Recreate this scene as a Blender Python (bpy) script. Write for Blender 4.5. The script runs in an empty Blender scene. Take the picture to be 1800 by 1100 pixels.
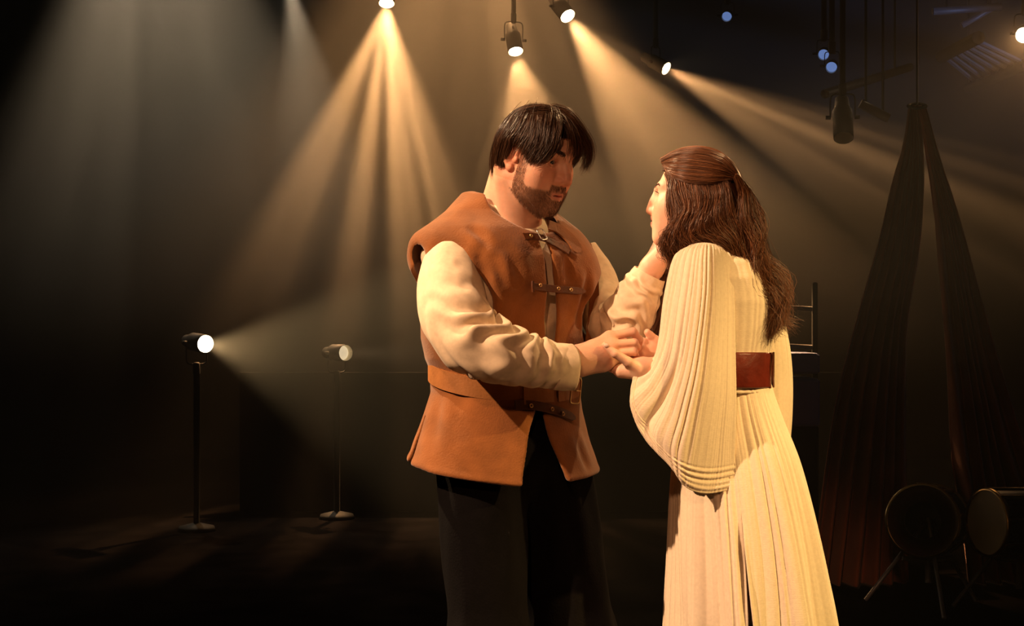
import bpy, math, random
import numpy as np
random.seed(7); rng = np.random.default_rng(7)
scene = bpy.context.scene
C = scene.collection
F = 2800.0                                  # focal length in pixels of the 1800x1100 frame
CAMZ = 1.375
def W(px, py, d):                           # a point seen at (px, py) standing d metres from the camera
    return np.array([(px - 900) * d / F, d, CAMZ + (550 - py) * d / F])
def nrm(v):
    v = np.asarray(v, float); return v / (np.linalg.norm(v) + 1e-12)
# ------------------------------------------------------------------ camera
cam = bpy.data.cameras.new('camera'); cam.sensor_width = 36; cam.lens = F / 1800 * 36
cam.clip_start = 0.05; cam.clip_end = 100
camo = bpy.data.objects.new('camera', cam); C.objects.link(camo)
camo.location = (0, 0, CAMZ); camo.rotation_euler = (math.pi / 2, 0, 0)
scene.camera = camo
# ------------------------------------------------------------------ exposure, world
vs = scene.view_settings
scene.display_settings.display_device = 'sRGB'
vs.view_transform = 'Standard'; vs.look = 'None'; vs.exposure = 0.0; vs.gamma = 1.0
try: vs.use_curve_mapping = False
except Exception: pass
scene.cycles.use_denoising = True
scene.cycles.max_bounces = 6; scene.cycles.volume_bounces = 0; scene.cycles.volume_step_rate = 3.0
wd = bpy.data.worlds.new('world'); scene.world = wd; wd.use_nodes = True
wd.node_tree.nodes['Background'].inputs[0].default_value = (0.6, 0.5, 0.55, 1)
wd.node_tree.nodes['Background'].inputs[1].default_value = 0.0012
# ------------------------------------------------------------------ stage lamps that stand out of the frame
def spot(name, loc, target, power, col, half_deg, blend=0.4, radius=0.06, parent=None, shafts=0.0, seed=0.0, scale=(8, 1.5)):
    l = bpy.data.lights.new(name, 'SPOT'); l.energy = power; l.color = col
    l.spot_size = math.radians(half_deg * 2); l.spot_blend = blend; l.shadow_soft_size = radius
    o = bpy.data.objects.new(name, l); C.objects.link(o)
    from mathutils import Vector
    d = Vector(target) - Vector(loc)
    o.rotation_euler = d.to_track_quat('-Z', 'Y').to_euler()
    o.location = Vector(loc) if parent is None else Vector(loc) - parent.location
    o.parent = parent
    if shafts > 0:                          # a breakup glass in front of the lens: the beam leaves in shafts
        l.use_nodes = True; nt = l.node_tree; em = nt.nodes['Emission']
        tc = nt.nodes.new('ShaderNodeTexCoord'); sp = nt.nodes.new('ShaderNodeSeparateXYZ')
        nt.links.new(tc.outputs['Normal'], sp.inputs[0])
        def m(op, a, b):
            n = nt.nodes.new('ShaderNodeMath'); n.operation = op
            for i, v in enumerate((a, b)):
                if isinstance(v, (int, float)): n.inputs[i].default_value = v
                else: nt.links.new(v, n.inputs[i])
            return n.outputs[0]
        az = m('MAXIMUM', m('ABSOLUTE', sp.outputs[2], 0), .05)
        cb = nt.nodes.new('ShaderNodeCombineXYZ')
        nt.links.new(m('MULTIPLY', m('DIVIDE', sp.outputs[0], az), scale[0]), cb.inputs[0]); nt.links.new(m('MULTIPLY', m('DIVIDE', sp.outputs[1], az), scale[1]), cb.inputs[1])
        cb.inputs[2].default_value = seed
        nz = nt.nodes.new('ShaderNodeTexNoise'); nz.inputs['Scale'].default_value = 1.0; nz.inputs['Detail'].default_value = 2.0
        nt.links.new(cb.outputs[0], nz.inputs['Vector'])
        mr = nt.nodes.new('ShaderNodeMapRange'); mr.inputs[1].default_value = .42; mr.inputs[2].default_value = .58
        mr.inputs[3].default_value = 1 - shafts; mr.inputs[4].default_value = 1 + shafts
        nt.links.new(nz.outputs[0], mr.inputs[0]); nt.links.new(mr.outputs[0], em.inputs['Strength'])
    return o
AIM = (0.12, 3.45, 1.42)
spot('key_spot', (-4.5, 0.6, 5.2), AIM, 2900, (1.0, .595, .34), 8.5, .5, .05)
spot('side_spot', (4.3, 1.5, 4.2), (.60, 3.52, .92), 1500, (1.0, .62, .22), 7.5, .7, .07)
spot('front_wash', (-0.8, -2.2, 3.9), (.10, 3.45, 1.4), 360, (1.0, .46, .22), 7.5, .5, .12)
spot('back_spot', (-2.9, 5.2, 4.7), (.10, 3.5, 1.5), 1500, (1.0, .66, .36), 10, .5, .05)
spot('back_spot_far', (2.4, 5.7, 5.2), (.3, 3.5, 1.4), 700, (1.0, .62, .28), 11, .5, .06)
# ------------------------------------------------------------------ mesh helpers
def chain_loc(o):
    v = np.zeros(3)
    while o is not None: v += np.array(o.location); o = o.parent
    return v
def mesh_obj(name, V, Fq, mat, parent=None, col=None, smooth=True):
    """V (n,3), Fq a list of index arrays, each (m,3) or (m,4); one mesh object"""
    V = np.asarray(V, np.float64)
    if parent is not None: V = V - chain_loc(parent)
    if not isinstance(Fq, list): Fq = [Fq]
    Fq = [np.asarray(f, np.int32) for f in Fq if len(f)]
    me = bpy.data.meshes.new(name); me.vertices.add(len(V)); me.vertices.foreach_set('co', V.astype(np.float32).ravel())
    li = np.concatenate([f.ravel() for f in Fq]); ln = np.concatenate([np.full(len(f), f.shape[1], np.int32) for f in Fq])
    me.loops.add(len(li)); me.loops.foreach_set('vertex_index', li)
    me.polygons.add(len(ln)); st = np.zeros(len(ln), np.int32); st[1:] = np.cumsum(ln)[:-1]
    me.polygons.foreach_set('loop_start', st); me.polygons.foreach_set('loop_total', ln)
    me.polygons.foreach_set('use_smooth', np.full(len(ln), smooth, bool))
    if col is not None:
        at = me.color_attributes.new('Col', 'FLOAT_COLOR', 'POINT')
        c4 = np.ones((len(V), 4), np.float32); c4[:, :3] = col; at.data.foreach_set('color', c4.ravel())
    me.update(calc_edges=True); me.validate()
    if mat is not None: me.materials.append(mat)
    o = bpy.data.objects.new(name, me); C.objects.link(o); o.parent = parent
    return o
def thing(name, label, cat, loc=(0, 0, 0), group=None):
    o = bpy.data.objects.new(name, None); C.objects.link(o); o.location = loc; o.empty_display_size = .1
    return tag(o, label, cat, group)
def tag(o, label, cat, group=None):
    o['label'] = label; o['category'] = cat
    if group: o['group'] = group
    return o
def structure(o): o['kind'] = 'structure'; return o
def jn(parts):                              # join several (V, F) shapes of ONE part
    Vs, q, t, n = [], [], [], 0
    for V, Fl in parts:
        for f in (Fl if isinstance(Fl, list) else [Fl]):
            f = np.asarray(f, np.int32)
            if len(f): (q if f.shape[1] == 4 else t).append(f + n)
        Vs.append(V); n += len(V)
    out = []
    if q: out.append(np.concatenate(q))
    if t: out.append(np.concatenate(t))
    return np.concatenate(Vs), out
def box(c, s, R=None, bev=0.0):
    s = np.asarray(s, float) / 2
    if bev <= 0:
        V = np.array([[x, y, z] for x in (-1, 1) for y in (-1, 1) for z in (-1, 1)], float) * s
        Fq = np.array([[0, 1, 3, 2], [4, 6, 7, 5], [0, 4, 5, 1], [2, 3, 7, 6], [0, 2, 6, 4], [1, 5, 7, 3]])
    else:
        i = s - bev; P = []; 
        prof = [(-s[0], -i[1]), (-i[0], -s[1]), (i[0], -s[1]), (s[0], -i[1]), (s[0], i[1]), (i[0], s[1]), (-i[0], s[1]), (-s[0], i[1])]
        rings = [(-s[2], bev), (-i[2], 0), (i[2], 0), (s[2], bev)]
        for z, k in rings:
            for x, y in prof:
                P.append([x - math.copysign(min(k, abs(x)), x), y - math.copysign(min(k, abs(y)), y), z])
        V = np.array(P); f = []
        for r in range(3):
            for j in range(8): f.append([r * 8 + j, r * 8 + (j + 1) % 8, r * 8 + 8 + (j + 1) % 8, r * 8 + 8 + j])
        for base, fl in ((0, True), (24, False)):
            for a in ((0, 1, 2, 3), (0, 3, 4, 7), (7, 4, 5, 6)):
                g = [base + k for k in a]; f.append(g[::-1] if fl else g)
        Fq = np.array(f)
    if R is not None: V = V @ np.asarray(R).T
    return V + np.asarray(c), Fq
def frames(P, closed=False):
    P = np.asarray(P, float); T = np.gradient(P, axis=0)
    T /= np.linalg.norm(T, axis=1)[:, None] + 1e-12
    N = np.zeros_like(P); ref = np.array([0, 0, 1.]) if abs(T[0, 2]) < .9 else np.array([0, 1., 0])
    n = ref - T[0] * (ref @ T[0]); n = nrm(n)
    for i in range(len(P)):
        n = n - T[i] * (n @ T[i]); n = nrm(n); N[i] = n
    return T, N, np.cross(T, N)
def gridf(n, m, cu=False, cv=False):        # quads of an n x m grid of vertices
    I = np.arange(n * m).reshape(n, m)
    if cu: I = np.vstack([I, I[:1]])
    if cv: I = np.hstack([I, I[:, :1]])
    return np.stack([I[:-1, :-1], I[1:, :-1], I[1:, 1:], I[:-1, 1:]], -1).reshape(-1, 4)
def tube(P, r, ns=10, caps=True, flat=1.0):
    P = np.asarray(P, float); r = np.broadcast_to(np.asarray(r, float), (len(P),))
    T, N, B = frames(P); a = np.linspace(0, 2 * np.pi, ns, endpoint=False)
    V = P[:, None] + r[:, None, None] * (np.cos(a)[None, :, None] * N[:, None] + flat * np.sin(a)[None, :, None] * B[:, None])
    V = V.reshape(-1, 3); Fq = [gridf(len(P), ns, cv=True)[:, ::-1]]
    if caps:
        V = np.vstack([V, P[:1], P[-1:]]); n = len(P) * ns; j = np.arange(ns); k = (j + 1) % ns
        Fq.append(np.stack([np.full(ns, n), k, j], 1)[:, ::-1]); Fq.append(np.stack([np.full(ns, n + 1), (len(P) - 1) * ns + j, (len(P) - 1) * ns + k], 1)[:, ::-1])
        Fq = [Fq[0], np.vstack(Fq[1:])]
    return V, Fq
def lathe(prof, ns=24, c=(0, 0, 0), axis=(0, 0, 1)):   # profile of (r, h) along axis
    ax = nrm(axis); ref = np.array([0, 0, 1.]) if abs(ax[2]) < .9 else np.array([1., 0, 0])
    u = nrm(np.cross(ref, ax)); v = np.cross(ax, u)
    a = np.linspace(0, 2 * np.pi, ns, endpoint=False); pr = np.asarray(prof, float)
    V = np.asarray(c) + pr[:, 0, None, None] * (np.cos(a)[None, :, None] * u + np.sin(a)[None, :, None] * v) + pr[:, 1, None, None] * ax
    return V.reshape(-1, 3), gridf(len(pr), ns, cv=True)[:, ::-1]
def crom(P, n, closed=False):               # Catmull-Rom along axis 0 of P (k, ...) to n samples
    P = np.asarray(P, float); k = len(P)
    if closed: t = np.linspace(0, k, n, endpoint=False)
    else: t = np.linspace(0, k - 1, n)
    i = np.floor(t).astype(int)
    if not closed: i = np.clip(i, 0, k - 2)
    f = (t - i).reshape((-1,) + (1,) * (P.ndim - 1))
    if closed: g = lambda j: P[j % k]
    else:
        Q = np.concatenate([2 * P[:1] - P[1:2], P, 2 * P[-1:] - P[-2:-1]]); g = lambda j: Q[j + 1]
    a, b, c, d = g(i - 1), g(i), g(i + 1), g(i + 2)
    return .5 * (2 * b + (c - a) * f + (2 * a - 5 * b + 4 * c - d) * f ** 2 + (3 * b - a - 3 * c + d) * f ** 3)
def gnorm(G, cv=False, cu=False):
    if cv: du = np.gradient(G, axis=0); E = np.concatenate([G[:, -1:], G, G[:, :1]], 1); dv = np.gradient(E, axis=1)[:, 1:-1]
    else: du = np.gradient(G, axis=0); dv = np.gradient(G, axis=1)
    n = np.cross(du, dv); return n / (np.linalg.norm(n, axis=-1, keepdims=True) + 1e-12)
def solidify(o, t, off=-1):
    m = o.modifiers.new('thickness', 'SOLIDIFY'); m.thickness = t; m.offset = off; m.use_even_offset = False; return o
# ---- value noise for folds
_tab = rng.random((64, 64, 64)).astype(np.float32) * 2 - 1
def vnoise(P):
    P = np.asarray(P, np.float64); i = np.floor(P).astype(int); f = P - i; f = f * f * (3 - 2 * f)
    r = 0
    for dx in (0, 1):
        for dy in (0, 1):
            for dz in (0, 1):
                w = (f[..., 0] if dx else 1 - f[..., 0]) * (f[..., 1] if dy else 1 - f[..., 1]) * (f[..., 2] if dz else 1 - f[..., 2])
                r = r + w * _tab[(i[..., 0] + dx) & 63, (i[..., 1] + dy) & 63, (i[..., 2] + dz) & 63]
    return r
def vn2(x, y, z=0.0): return vnoise(np.stack(np.broadcast_arrays(x, y, z), -1))
# ------------------------------------------------------------------ distance fields -> one continuous skin
def cap(a, b, ra, rb=None, k=.015, op='+'): return ('c', np.asarray(a, float), np.asarray(b, float), ra, ra if rb is None else rb, k, op)
def ell(c, r, R=None, k=.015, op='+'): return ('e', np.asarray(c, float), np.eye(3) if R is None else np.asarray(R, float), np.asarray(r, float) * np.ones(3), k, op)
def pd(p, X, Y, Z):
    if p[0] == 'c':
        a, b, ra, rb = p[1:5]; ba = b - a; L = ba @ ba + 1e-12
        x, y, z = X - a[0], Y - a[1], Z - a[2]
        t = np.clip((x * ba[0] + y * ba[1] + z * ba[2]) / L, 0, 1)
        return np.sqrt((x - t * ba[0]) ** 2 + (y - t * ba[1]) ** 2 + (z - t * ba[2]) ** 2) - (ra + (rb - ra) * t)
    c, R, r = p[1:4]; x, y, z = X - c[0], Y - c[1], Z - c[2]
    u = (x * R[0, 0] + y * R[1, 0] + z * R[2, 0]); v = (x * R[0, 1] + y * R[1, 1] + z * R[2, 1]); w = (x * R[0, 2] + y * R[1, 2] + z * R[2, 2])
    k0 = np.sqrt((u / r[0]) ** 2 + (v / r[1]) ** 2 + (w / r[2]) ** 2); k1 = np.sqrt((u / r[0] ** 2) ** 2 + (v / r[1] ** 2) ** 2 + (w / r[2] ** 2) ** 2)
    return k0 * (k0 - 1) / (k1 + 1e-9)
def pbb(p):
    if p[0] == 'c':
        r = max(p[3], p[4]); return np.minimum(p[1], p[2]) - r, np.maximum(p[1], p[2]) + r
    e = np.abs(p[2]) @ p[3]; return p[1] - e, p[1] + e
def smin(a, b, k):
    h = np.maximum(k - np.abs(a - b), 0) / k; return np.minimum(a, b) - h * h * k * .25
def smax(a, b, k): return -smin(-a, -b, k)
def field(prims, P, big=1.0):
    X, Y, Z = P[..., 0], P[..., 1], P[..., 2]; d = np.full(X.shape, big)
    for p in prims:
        q = pd(p, X, Y, Z); d = smin(d, q, p[-2]) if p[-1] == '+' else smax(d, -q, p[-2])
    return d
def axis_coords(lo, hi, fine, segs, coarse):
    out = [lo]
    while out[-1] < hi:
        s = coarse
        for a, b in segs:
            if a - coarse <= out[-1] <= b: s = fine
        out.append(out[-1] + s)
    return np.array(out)
def grid_field(prims, xs, ys, zs):
    D = np.full((len(xs), len(ys), len(zs)), .2, np.float32)
    for p in prims:
        lo, hi = pbb(p); m = p[-2] + .012
        s = [slice(max(0, np.searchsorted(c, lo[i] - m) - 1), np.searchsorted(c, hi[i] + m) + 1) for i, c in enumerate((xs, ys, zs))]
        X, Y, Z = xs[s[0]][:, None, None], ys[s[1]][None, :, None], zs[s[2]][None, None, :]
        if X.size * Y.size * Z.size == 0: continue
        q = pd(p, X, Y, Z).astype(np.float32); sub = D[s[0], s[1], s[2]]
        D[s[0], s[1], s[2]] = smin(sub, q, p[-2]) if p[-1] == '+' else smax(sub, -q, p[-2])
    return D
def nets(D, xs, ys, zs):                    # surface nets on a rectilinear grid
    I = D < 0
    c = I[:-1, :-1, :-1].astype(np.int8)
    for dx in (0, 1):
        for dy in (0, 1):
            for dz in (0, 1):
                if dx + dy + dz: c = c + I[dx:I.shape[0] - 1 + dx, dy:I.shape[1] - 1 + dy, dz:I.shape[2] - 1 + dz]
    act = (c > 0) & (c < 8); ix, iy, iz = np.nonzero(act)
    idx = np.full(act.shape, -1, np.int32); idx[ix, iy, iz] = np.arange(len(ix))
    acc = np.zeros((len(ix), 3)); cnt = np.zeros(len(ix))
    co = [(a, b, e) for a in (0, 1) for b in (0, 1) for e in (0, 1)]
    for p in co:
        for ax in range(3):
            if p[ax]: continue
            q = list(p); q[ax] = 1
            d0 = D[ix + p[0], iy + p[1], iz + p[2]]; d1 = D[ix + q[0], iy + q[1], iz + q[2]]
            m = (d0 < 0) != (d1 < 0); t = np.where(m, d0 / (d0 - d1 + 1e-20), 0)
            A = np.stack([xs[ix + p[0]], ys[iy + p[1]], zs[iz + p[2]]], 1); B = np.stack([xs[ix + q[0]], ys[iy + q[1]], zs[iz + q[2]]], 1)
            acc += (A + (B - A) * t[:, None]) * m[:, None]; cnt += m
    V = acc / np.maximum(cnt, 1)[:, None]; Q = []
    for ax in range(3):
        a, b = [(1, 2), (2, 0), (0, 1)][ax]
        s0 = [slice(None)] * 3; s1 = [slice(None)] * 3; s0[ax] = slice(0, -1); s1[ax] = slice(1, None)
        for k in (a, b): s0[k] = slice(1, -1); s1[k] = slice(1, -1)
        A, B = I[tuple(s0)], I[tuple(s1)]
        for sgn, M in ((0, A & ~B), (1, ~A & B)):
            e = np.array(np.nonzero(M)).T
            if not len(e): continue
            e[:, a] += 1; e[:, b] += 1
            def cell(da, db):
                f = e.copy(); f[:, a] -= da; f[:, b] -= db; return idx[f[:, 0], f[:, 1], f[:, 2]]
            q = np.stack([cell(1, 1), cell(0, 1), cell(0, 0), cell(1, 0)], 1)
            Q.append(q if sgn == 0 else q[:, ::-1])
    return V, np.concatenate(Q)
def relax(V, Q, it=2, lam=.5):
    n = len(V); E = np.concatenate([Q[:, [0, 1]], Q[:, [1, 2]], Q[:, [2, 3]], Q[:, [3, 0]]])
    cnt = np.bincount(E[:, 0], minlength=n) + np.bincount(E[:, 1], minlength=n)
    for _ in range(it):
        S = np.stack([np.bincount(E[:, 0], V[E[:, 1], j], n) + np.bincount(E[:, 1], V[E[:, 0], j], n) for j in range(3)], 1)
        V = V + lam * (S / np.maximum(cnt, 1)[:, None] - V)
    return V
def vnormals(V, Q):
    n = np.cross(V[Q[:, 2]] - V[Q[:, 0]], V[Q[:, 3]] - V[Q[:, 1]]); N = np.zeros_like(V)
    for j in range(4):
        for k in range(3): N[:, k] += np.bincount(Q[:, j], n[:, k], len(V))
    return N / (np.linalg.norm(N, axis=1)[:, None] + 1e-12)
def hit(fn, px, py, off=0.0, d0=3.0, d1=4.0, n=500):   # where the line of sight through (px, py) meets a surface
    d = np.linspace(d0, d1, n); P = np.stack([(px - 900) * d / F, d, CAMZ + (550 - py) * d / F], 1)
    v = fn(P) - off; k = np.nonzero(v < 0)[0]
    if len(k):
        i = k[0]
        if i == 0: return P[0]
        t = v[i - 1] / (v[i - 1] - v[i]); return P[i - 1] + (P[i] - P[i - 1]) * t
    return P[np.argmin(v)]
def Rz(d): a = math.radians(d); return np.array([[math.cos(a), -math.sin(a), 0], [math.sin(a), math.cos(a), 0], [0, 0, 1.]])
def Rx(d): a = math.radians(d); return np.array([[1., 0, 0], [0, math.cos(a), -math.sin(a)], [0, math.sin(a), math.cos(a)]])
def Ry(d): a = math.radians(d); return np.array([[math.cos(a), 0, math.sin(a)], [0, 1, 0], [-math.sin(a), 0, math.cos(a)]])
# ------------------------------------------------------------------ materials
def mat(name, col, rough=.6, metal=0.0, var=.0, vscale=20, bump=0.0, bscale=120, attr=False, sss=0.0, sheen=0.0, spec=.4, emit=None, estr=0.0, weave=None, trans=0.0, stretch=(1, 1, 1)):
    m = bpy.data.materials.new(name); m.use_nodes = True; nt = m.node_tree; b = nt.nodes['Principled BSDF']
    b.inputs['Roughness'].default_value = rough; b.inputs['Metallic'].default_value = metal
    b.inputs['Specular IOR Level'].default_value = spec
    b.inputs['Base Color'].default_value = (*col, 1)
    tc = nt.nodes.new('ShaderNodeTexCoord'); mp = nt.nodes.new('ShaderNodeMapping'); mp.inputs['Scale'].default_value = stretch
    nt.links.new(tc.outputs['Object'], mp.inputs[0])
    src = None
    if attr:
        a = nt.nodes.new('ShaderNodeAttribute'); a.attribute_name = 'Col'; src = a.outputs['Color']
    if var > 0:
        n = nt.nodes.new('ShaderNodeTexNoise'); n.inputs['Scale'].default_value = vscale; n.inputs['Detail'].default_value = 4
        nt.links.new(mp.outputs[0], n.inputs['Vector'])
        mr = nt.nodes.new('ShaderNodeMapRange'); mr.inputs[1].default_value = .3; mr.inputs[2].default_value = .7
        mr.inputs[3].default_value = 1 - var; mr.inputs[4].default_value = 1 + var; nt.links.new(n.outputs[0], mr.inputs[0])
        mx = nt.nodes.new('ShaderNodeVectorMath'); mx.operation = 'SCALE'
        if src is None: mx.inputs[0].default_value = col
        else: nt.links.new(src, mx.inputs[0])
        nt.links.new(mr.outputs[0], mx.inputs['Scale']); src = mx.outputs[0]
    if src is not None: nt.links.new(src, b.inputs['Base Color'])
    if bump > 0:
        n = nt.nodes.new('ShaderNodeTexNoise'); n.inputs['Scale'].default_value = bscale; n.inputs['Detail'].default_value = 3
        nt.links.new(mp.outputs[0], n.inputs['Vector']); h = n.outputs[0]
        if weave:
            w1 = nt.nodes.new('ShaderNodeTexWave'); w1.inputs['Scale'].default_value = weave; w1.inputs['Distortion'].default_value = 6; w1.inputs['Detail Scale'].default_value = 2
            w1.bands_direction = 'Z'; nt.links.new(mp.outputs[0], w1.inputs['Vector'])
            ad = nt.nodes.new('ShaderNodeMath'); ad.operation = 'ADD'; nt.links.new(h, ad.inputs[0]); nt.links.new(w1.outputs['Fac'], ad.inputs[1]); h = ad.outputs[0]
        bp = nt.nodes.new('ShaderNodeBump'); bp.inputs['Strength'].default_value = bump; bp.inputs['Distance'].default_value = .004
        nt.links.new(h, bp.inputs['Height']); nt.links.new(bp.outputs[0], b.inputs['Normal'])
    if sss > 0:
        b.inputs['Subsurface Weight'].default_value = sss; b.inputs['Subsurface Radius'].default_value = (1, .35, .2); b.inputs['Subsurface Scale'].default_value = .012
    if sheen > 0:
        b.inputs['Sheen Weight'].default_value = sheen; b.inputs['Sheen Roughness'].default_value = .5
    if trans > 0: b.inputs['Transmission Weight'].default_value = trans
    if emit is not None:
        b.inputs['Emission Color'].default_value = (*emit, 1); b.inputs['Emission Strength'].default_value = estr
    return m
M = {}
M['skin'] = mat('skin', (.8, .5, .38), .48, attr=True, sss=.25, var=.06, vscale=60, bump=.08, bscale=300)
M['nail'] = mat('nail', (.86, .60, .50), .3)
M['eye'] = mat('eye', (.8, .78, .72), .12, attr=True)
M['hair_dark'] = mat('hair_dark', (.03, .016, .009), .38, attr=True, spec=.5)
M['hair_brown'] = mat('hair_brown', (.07, .028, .012), .36, attr=True, spec=.5)
M['suede'] = mat('suede', (.25, .090, .024), .85, var=.22, vscale=16, bump=.25, bscale=260, sheen=.25, spec=.15)
M['leather'] = mat('leather', (.11, .035, .012), .42, var=.25, vscale=30, bump=.2, bscale=160)
M['tan_leather'] = mat('tan_leather', (.37, .15, .045), .5, var=.15, vscale=24, bump=.15, bscale=200)
M['red_leather'] = mat('red_leather', (.16, .022, .012), .38, var=.35, vscale=18, bump=.35, bscale=60)
M['lining'] = mat('lining', (.035, .016, .008), .9)
M['linen'] = mat('linen', (.76, .61, .43), .85, var=.07, vscale=90, bump=.05, bscale=420, sheen=.1, spec=.2)
M['gauze'] = mat('gauze', (.84, .71, .53), .9, var=.05, vscale=140, bump=.07, bscale=420, sheen=.1, spec=.15, weave=85)
M['trouser'] = mat('trouser', (.0022, .0017, .002), .9, var=.2, vscale=50, bump=.2, bscale=200, sheen=.0, spec=.1)
M['boot'] = mat('boot', (.015, .009, .006), .45)
M['brass'] = mat('brass', (.75, .52, .25), .28, 1.0)
M['steel'] = mat('steel', (.6, .58, .55), .3, 1.0)
# ================================================================== THE STAGE
M['black_wall'] = mat('black_wall', (.006, .005, .0045), .95, var=.2, vscale=2, spec=.1)
M['floor'] = mat('floor', (.0012, .001, .001), .9, var=.3, vscale=4, bump=.1, bscale=20, spec=.0)
M['black_metal'] = mat('black_metal', (.0025, .0025, .0025), .7, spec=.06)
M['grey_metal'] = mat('grey_metal', (.10, .09, .095), .5, .3)
M['dark_rung'] = mat('dark_rung', (.05, .045, .045), .7, spec=.1)
M['pale_metal'] = mat('pale_metal', (.2, .2, .22), .45, .4)
M['snoot_in'] = mat('snoot_in', (.75, .66, .5), .5)
M['lens_warm'] = mat('lens_warm', (.9, .8, .6), .2, emit=(1.0, .74, .42), estr=60)
M['lens_white'] = mat('lens_white', (.9, .9, .8), .2, emit=(1.0, .88, .66), estr=28)
M['lens_soft'] = mat('lens_soft', (.9, .9, .8), .3, emit=(1.0, .80, .50), estr=.55)
M['lens_blue_glint'] = mat('lens_blue_glint', (.2, .3, .5), .3, emit=(.22, .36, .80), estr=.5)  # blue reflection on unlit glass, put in as emission
M['drape'] = mat('drape', (.30, .10, .055), .9, var=.15, vscale=8, bump=.2, bscale=120, sheen=.2, spec=.1)
M['flat_black'] = mat('flat_black', (.002, .0018, .0016), .95, spec=.02)
M['blue_panel'] = mat('blue_panel', (.04, .07, .20), .7)
M['drum_head'] = mat('drum_head', (.62, .55, .46), .5)
M['drum_dark'] = mat('drum_dark', (.05, .018, .015), .35)
M['drum_blue'] = mat('drum_blue', (.05, .10, .28), .25)
M['black_gloss'] = mat('black_gloss', (.006, .006, .006), .25)
def slab(name, lo, hi, m): 
    lo, hi = np.array(lo, float), np.array(hi, float)
    return structure(mesh_obj(name, *box((lo + hi) / 2, hi - lo), m, smooth=False))
slab('floor', (-9, -4, -.2), (9, 15.2, 0), M['floor'])
slab('wall_back', (-9, 15.0, 0), (9, 15.2, 7), M['black_wall'])
slab('wall_left', (-9.2, -4, 0), (-9, 15.2, 7), M['black_wall'])
slab('wall_right', (9, -4, 0), (9.2, 15.2, 7), M['black_wall'])
slab('ceiling', (-9.2, -4, 7), (9.2, 15.2, 7.2), M['black_wall'])
# haze of the smoke machine, lying over the rear of the stage
hm = bpy.data.materials.new('stage_haze'); hm.use_nodes = True; nt = hm.node_tree; nt.nodes.remove(nt.nodes['Principled BSDF'])
sc_ = nt.nodes.new('ShaderNodeVolumeScatter'); sc_.inputs['Color'].default_value = (1, .96, .9, 1); sc_.inputs['Density'].default_value = .032; sc_.inputs['Anisotropy'].default_value = .2
tcx = nt.nodes.new('ShaderNodeNewGeometry'); spz = nt.nodes.new('ShaderNodeSeparateXYZ'); nt.links.new(tcx.outputs['Position'], spz.inputs[0])
mrz = nt.nodes.new('ShaderNodeMapRange'); mrz.interpolation_type = 'SMOOTHSTEP'            # the haze hangs under the ceiling and thins out towards the floor
for i_, v_ in ((1, .9), (2, 3.9), (3, .001), (4, .042)): mrz.inputs[i_].default_value = v_
nt.links.new(spz.outputs[2], mrz.inputs[0]); nt.links.new(mrz.outputs[0], sc_.inputs['Density'])
nt.links.new(sc_.outputs[0], nt.nodes['Material Output'].inputs['Volume'])
try: hm.cycles.volume_sampling = 'MULTIPLE_IMPORTANCE'
except Exception: pass
hz = mesh_obj('haze', *box((0, 10.2, 3.5), (17.9, 9.5, 6.98)), hm, smooth=False); hz['kind'] = 'stuff'; tag(hz, 'thin stage haze filling the space behind the two people', 'haze')
# ---- hanging pipes
def pipe(name, a, b, r, label, cat='pipe', group=None, m='black_metal'):
    o = mesh_obj(name, *tube([a, (np.array(a) + np.array(b)) / 2, b], r, 12), M[m]); return tag(o, label, cat, group)
# ---- spot lanterns
def lantern(p, target, r, lens, label, power=0, col=(1, .62, .28), half=25, shafts=0, seed=0, hang=None, snoot=.05, scale=(8, 1.5), body='black_metal', blend=.5):
    p = np.asarray(p, float); ax = nrm(np.asarray(target, float) - p); root = thing('stage_lantern', label, 'stage light', tuple(p), 'stage lanterns')
    L = r * 4.2
    prof = [(.0001, -L), (r * .45, -L), (r * .75, -L * .93), (r * .85, -L * .62), (r * 1.12, -L * .50), (r * 1.12, snoot), (r * 1.06, snoot), (r * 1.06, .0), (r * 1.06, -.01)]
    mesh_obj('housing', *lathe(prof, 28, p, ax), M[body], root)
    mesh_obj('snoot_lining', *lathe([(r * 1.05, -.008), (r * 1.05, snoot - .002)], 28, p, ax), M['snoot_in'], root)
    mesh_obj('lens', *lathe([(.0001, r * .25), (r * .4, r * .21), (r * .75, r * .1), (r, 0), (r, -.006), (.0001, -.008)], 28, p, ax), M[lens], root)
    sd_ = nrm(np.cross(ax, [0, 0, 1.])); upv = np.array([0, 0, 1.]) if hang != 'floor' else np.array([0, 0, -1.]); q = p - ax * L * .3
    R = r * 1.35; H = r * 2.6
    yk = [q + sd_ * R, q + sd_ * R + upv * H * .8, q + sd_ * R * .7 + upv * H, q + upv * H, q - sd_ * R * .7 + upv * H, q - sd_ * R + upv * H * .8, q - sd_ * R]
    mesh_obj('yoke', *tube(crom(yk, 25), r * .09, 8), M['black_metal'], root)
    for s in (-1, 1): mesh_obj('tilt_knob', *lathe([(.0001, .03), (r * .22, .03), (r * .22, 0), (.0001, 0)], 12, q + s * sd_ * R * .98, s * sd_), M['black_metal'], root)
    top = q + upv * H
    mesh_obj('clamp', *box(top + upv * .03, (.04, .05, .08), None, .008), M['black_metal'], root)
    if power > 0:
        spot('lantern_light', p + ax * (snoot + .03), np.asarray(target), power, col, half, blend, r * .7, root, shafts, seed, scale)
    return root, top + upv * .07
WARM = (1.0, .50, .19); AMB = (1.0, .66, .32); WHT = (1.0, .76, .50)
V8, H8 = (11, 1.0), (1.0, 12)
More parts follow.
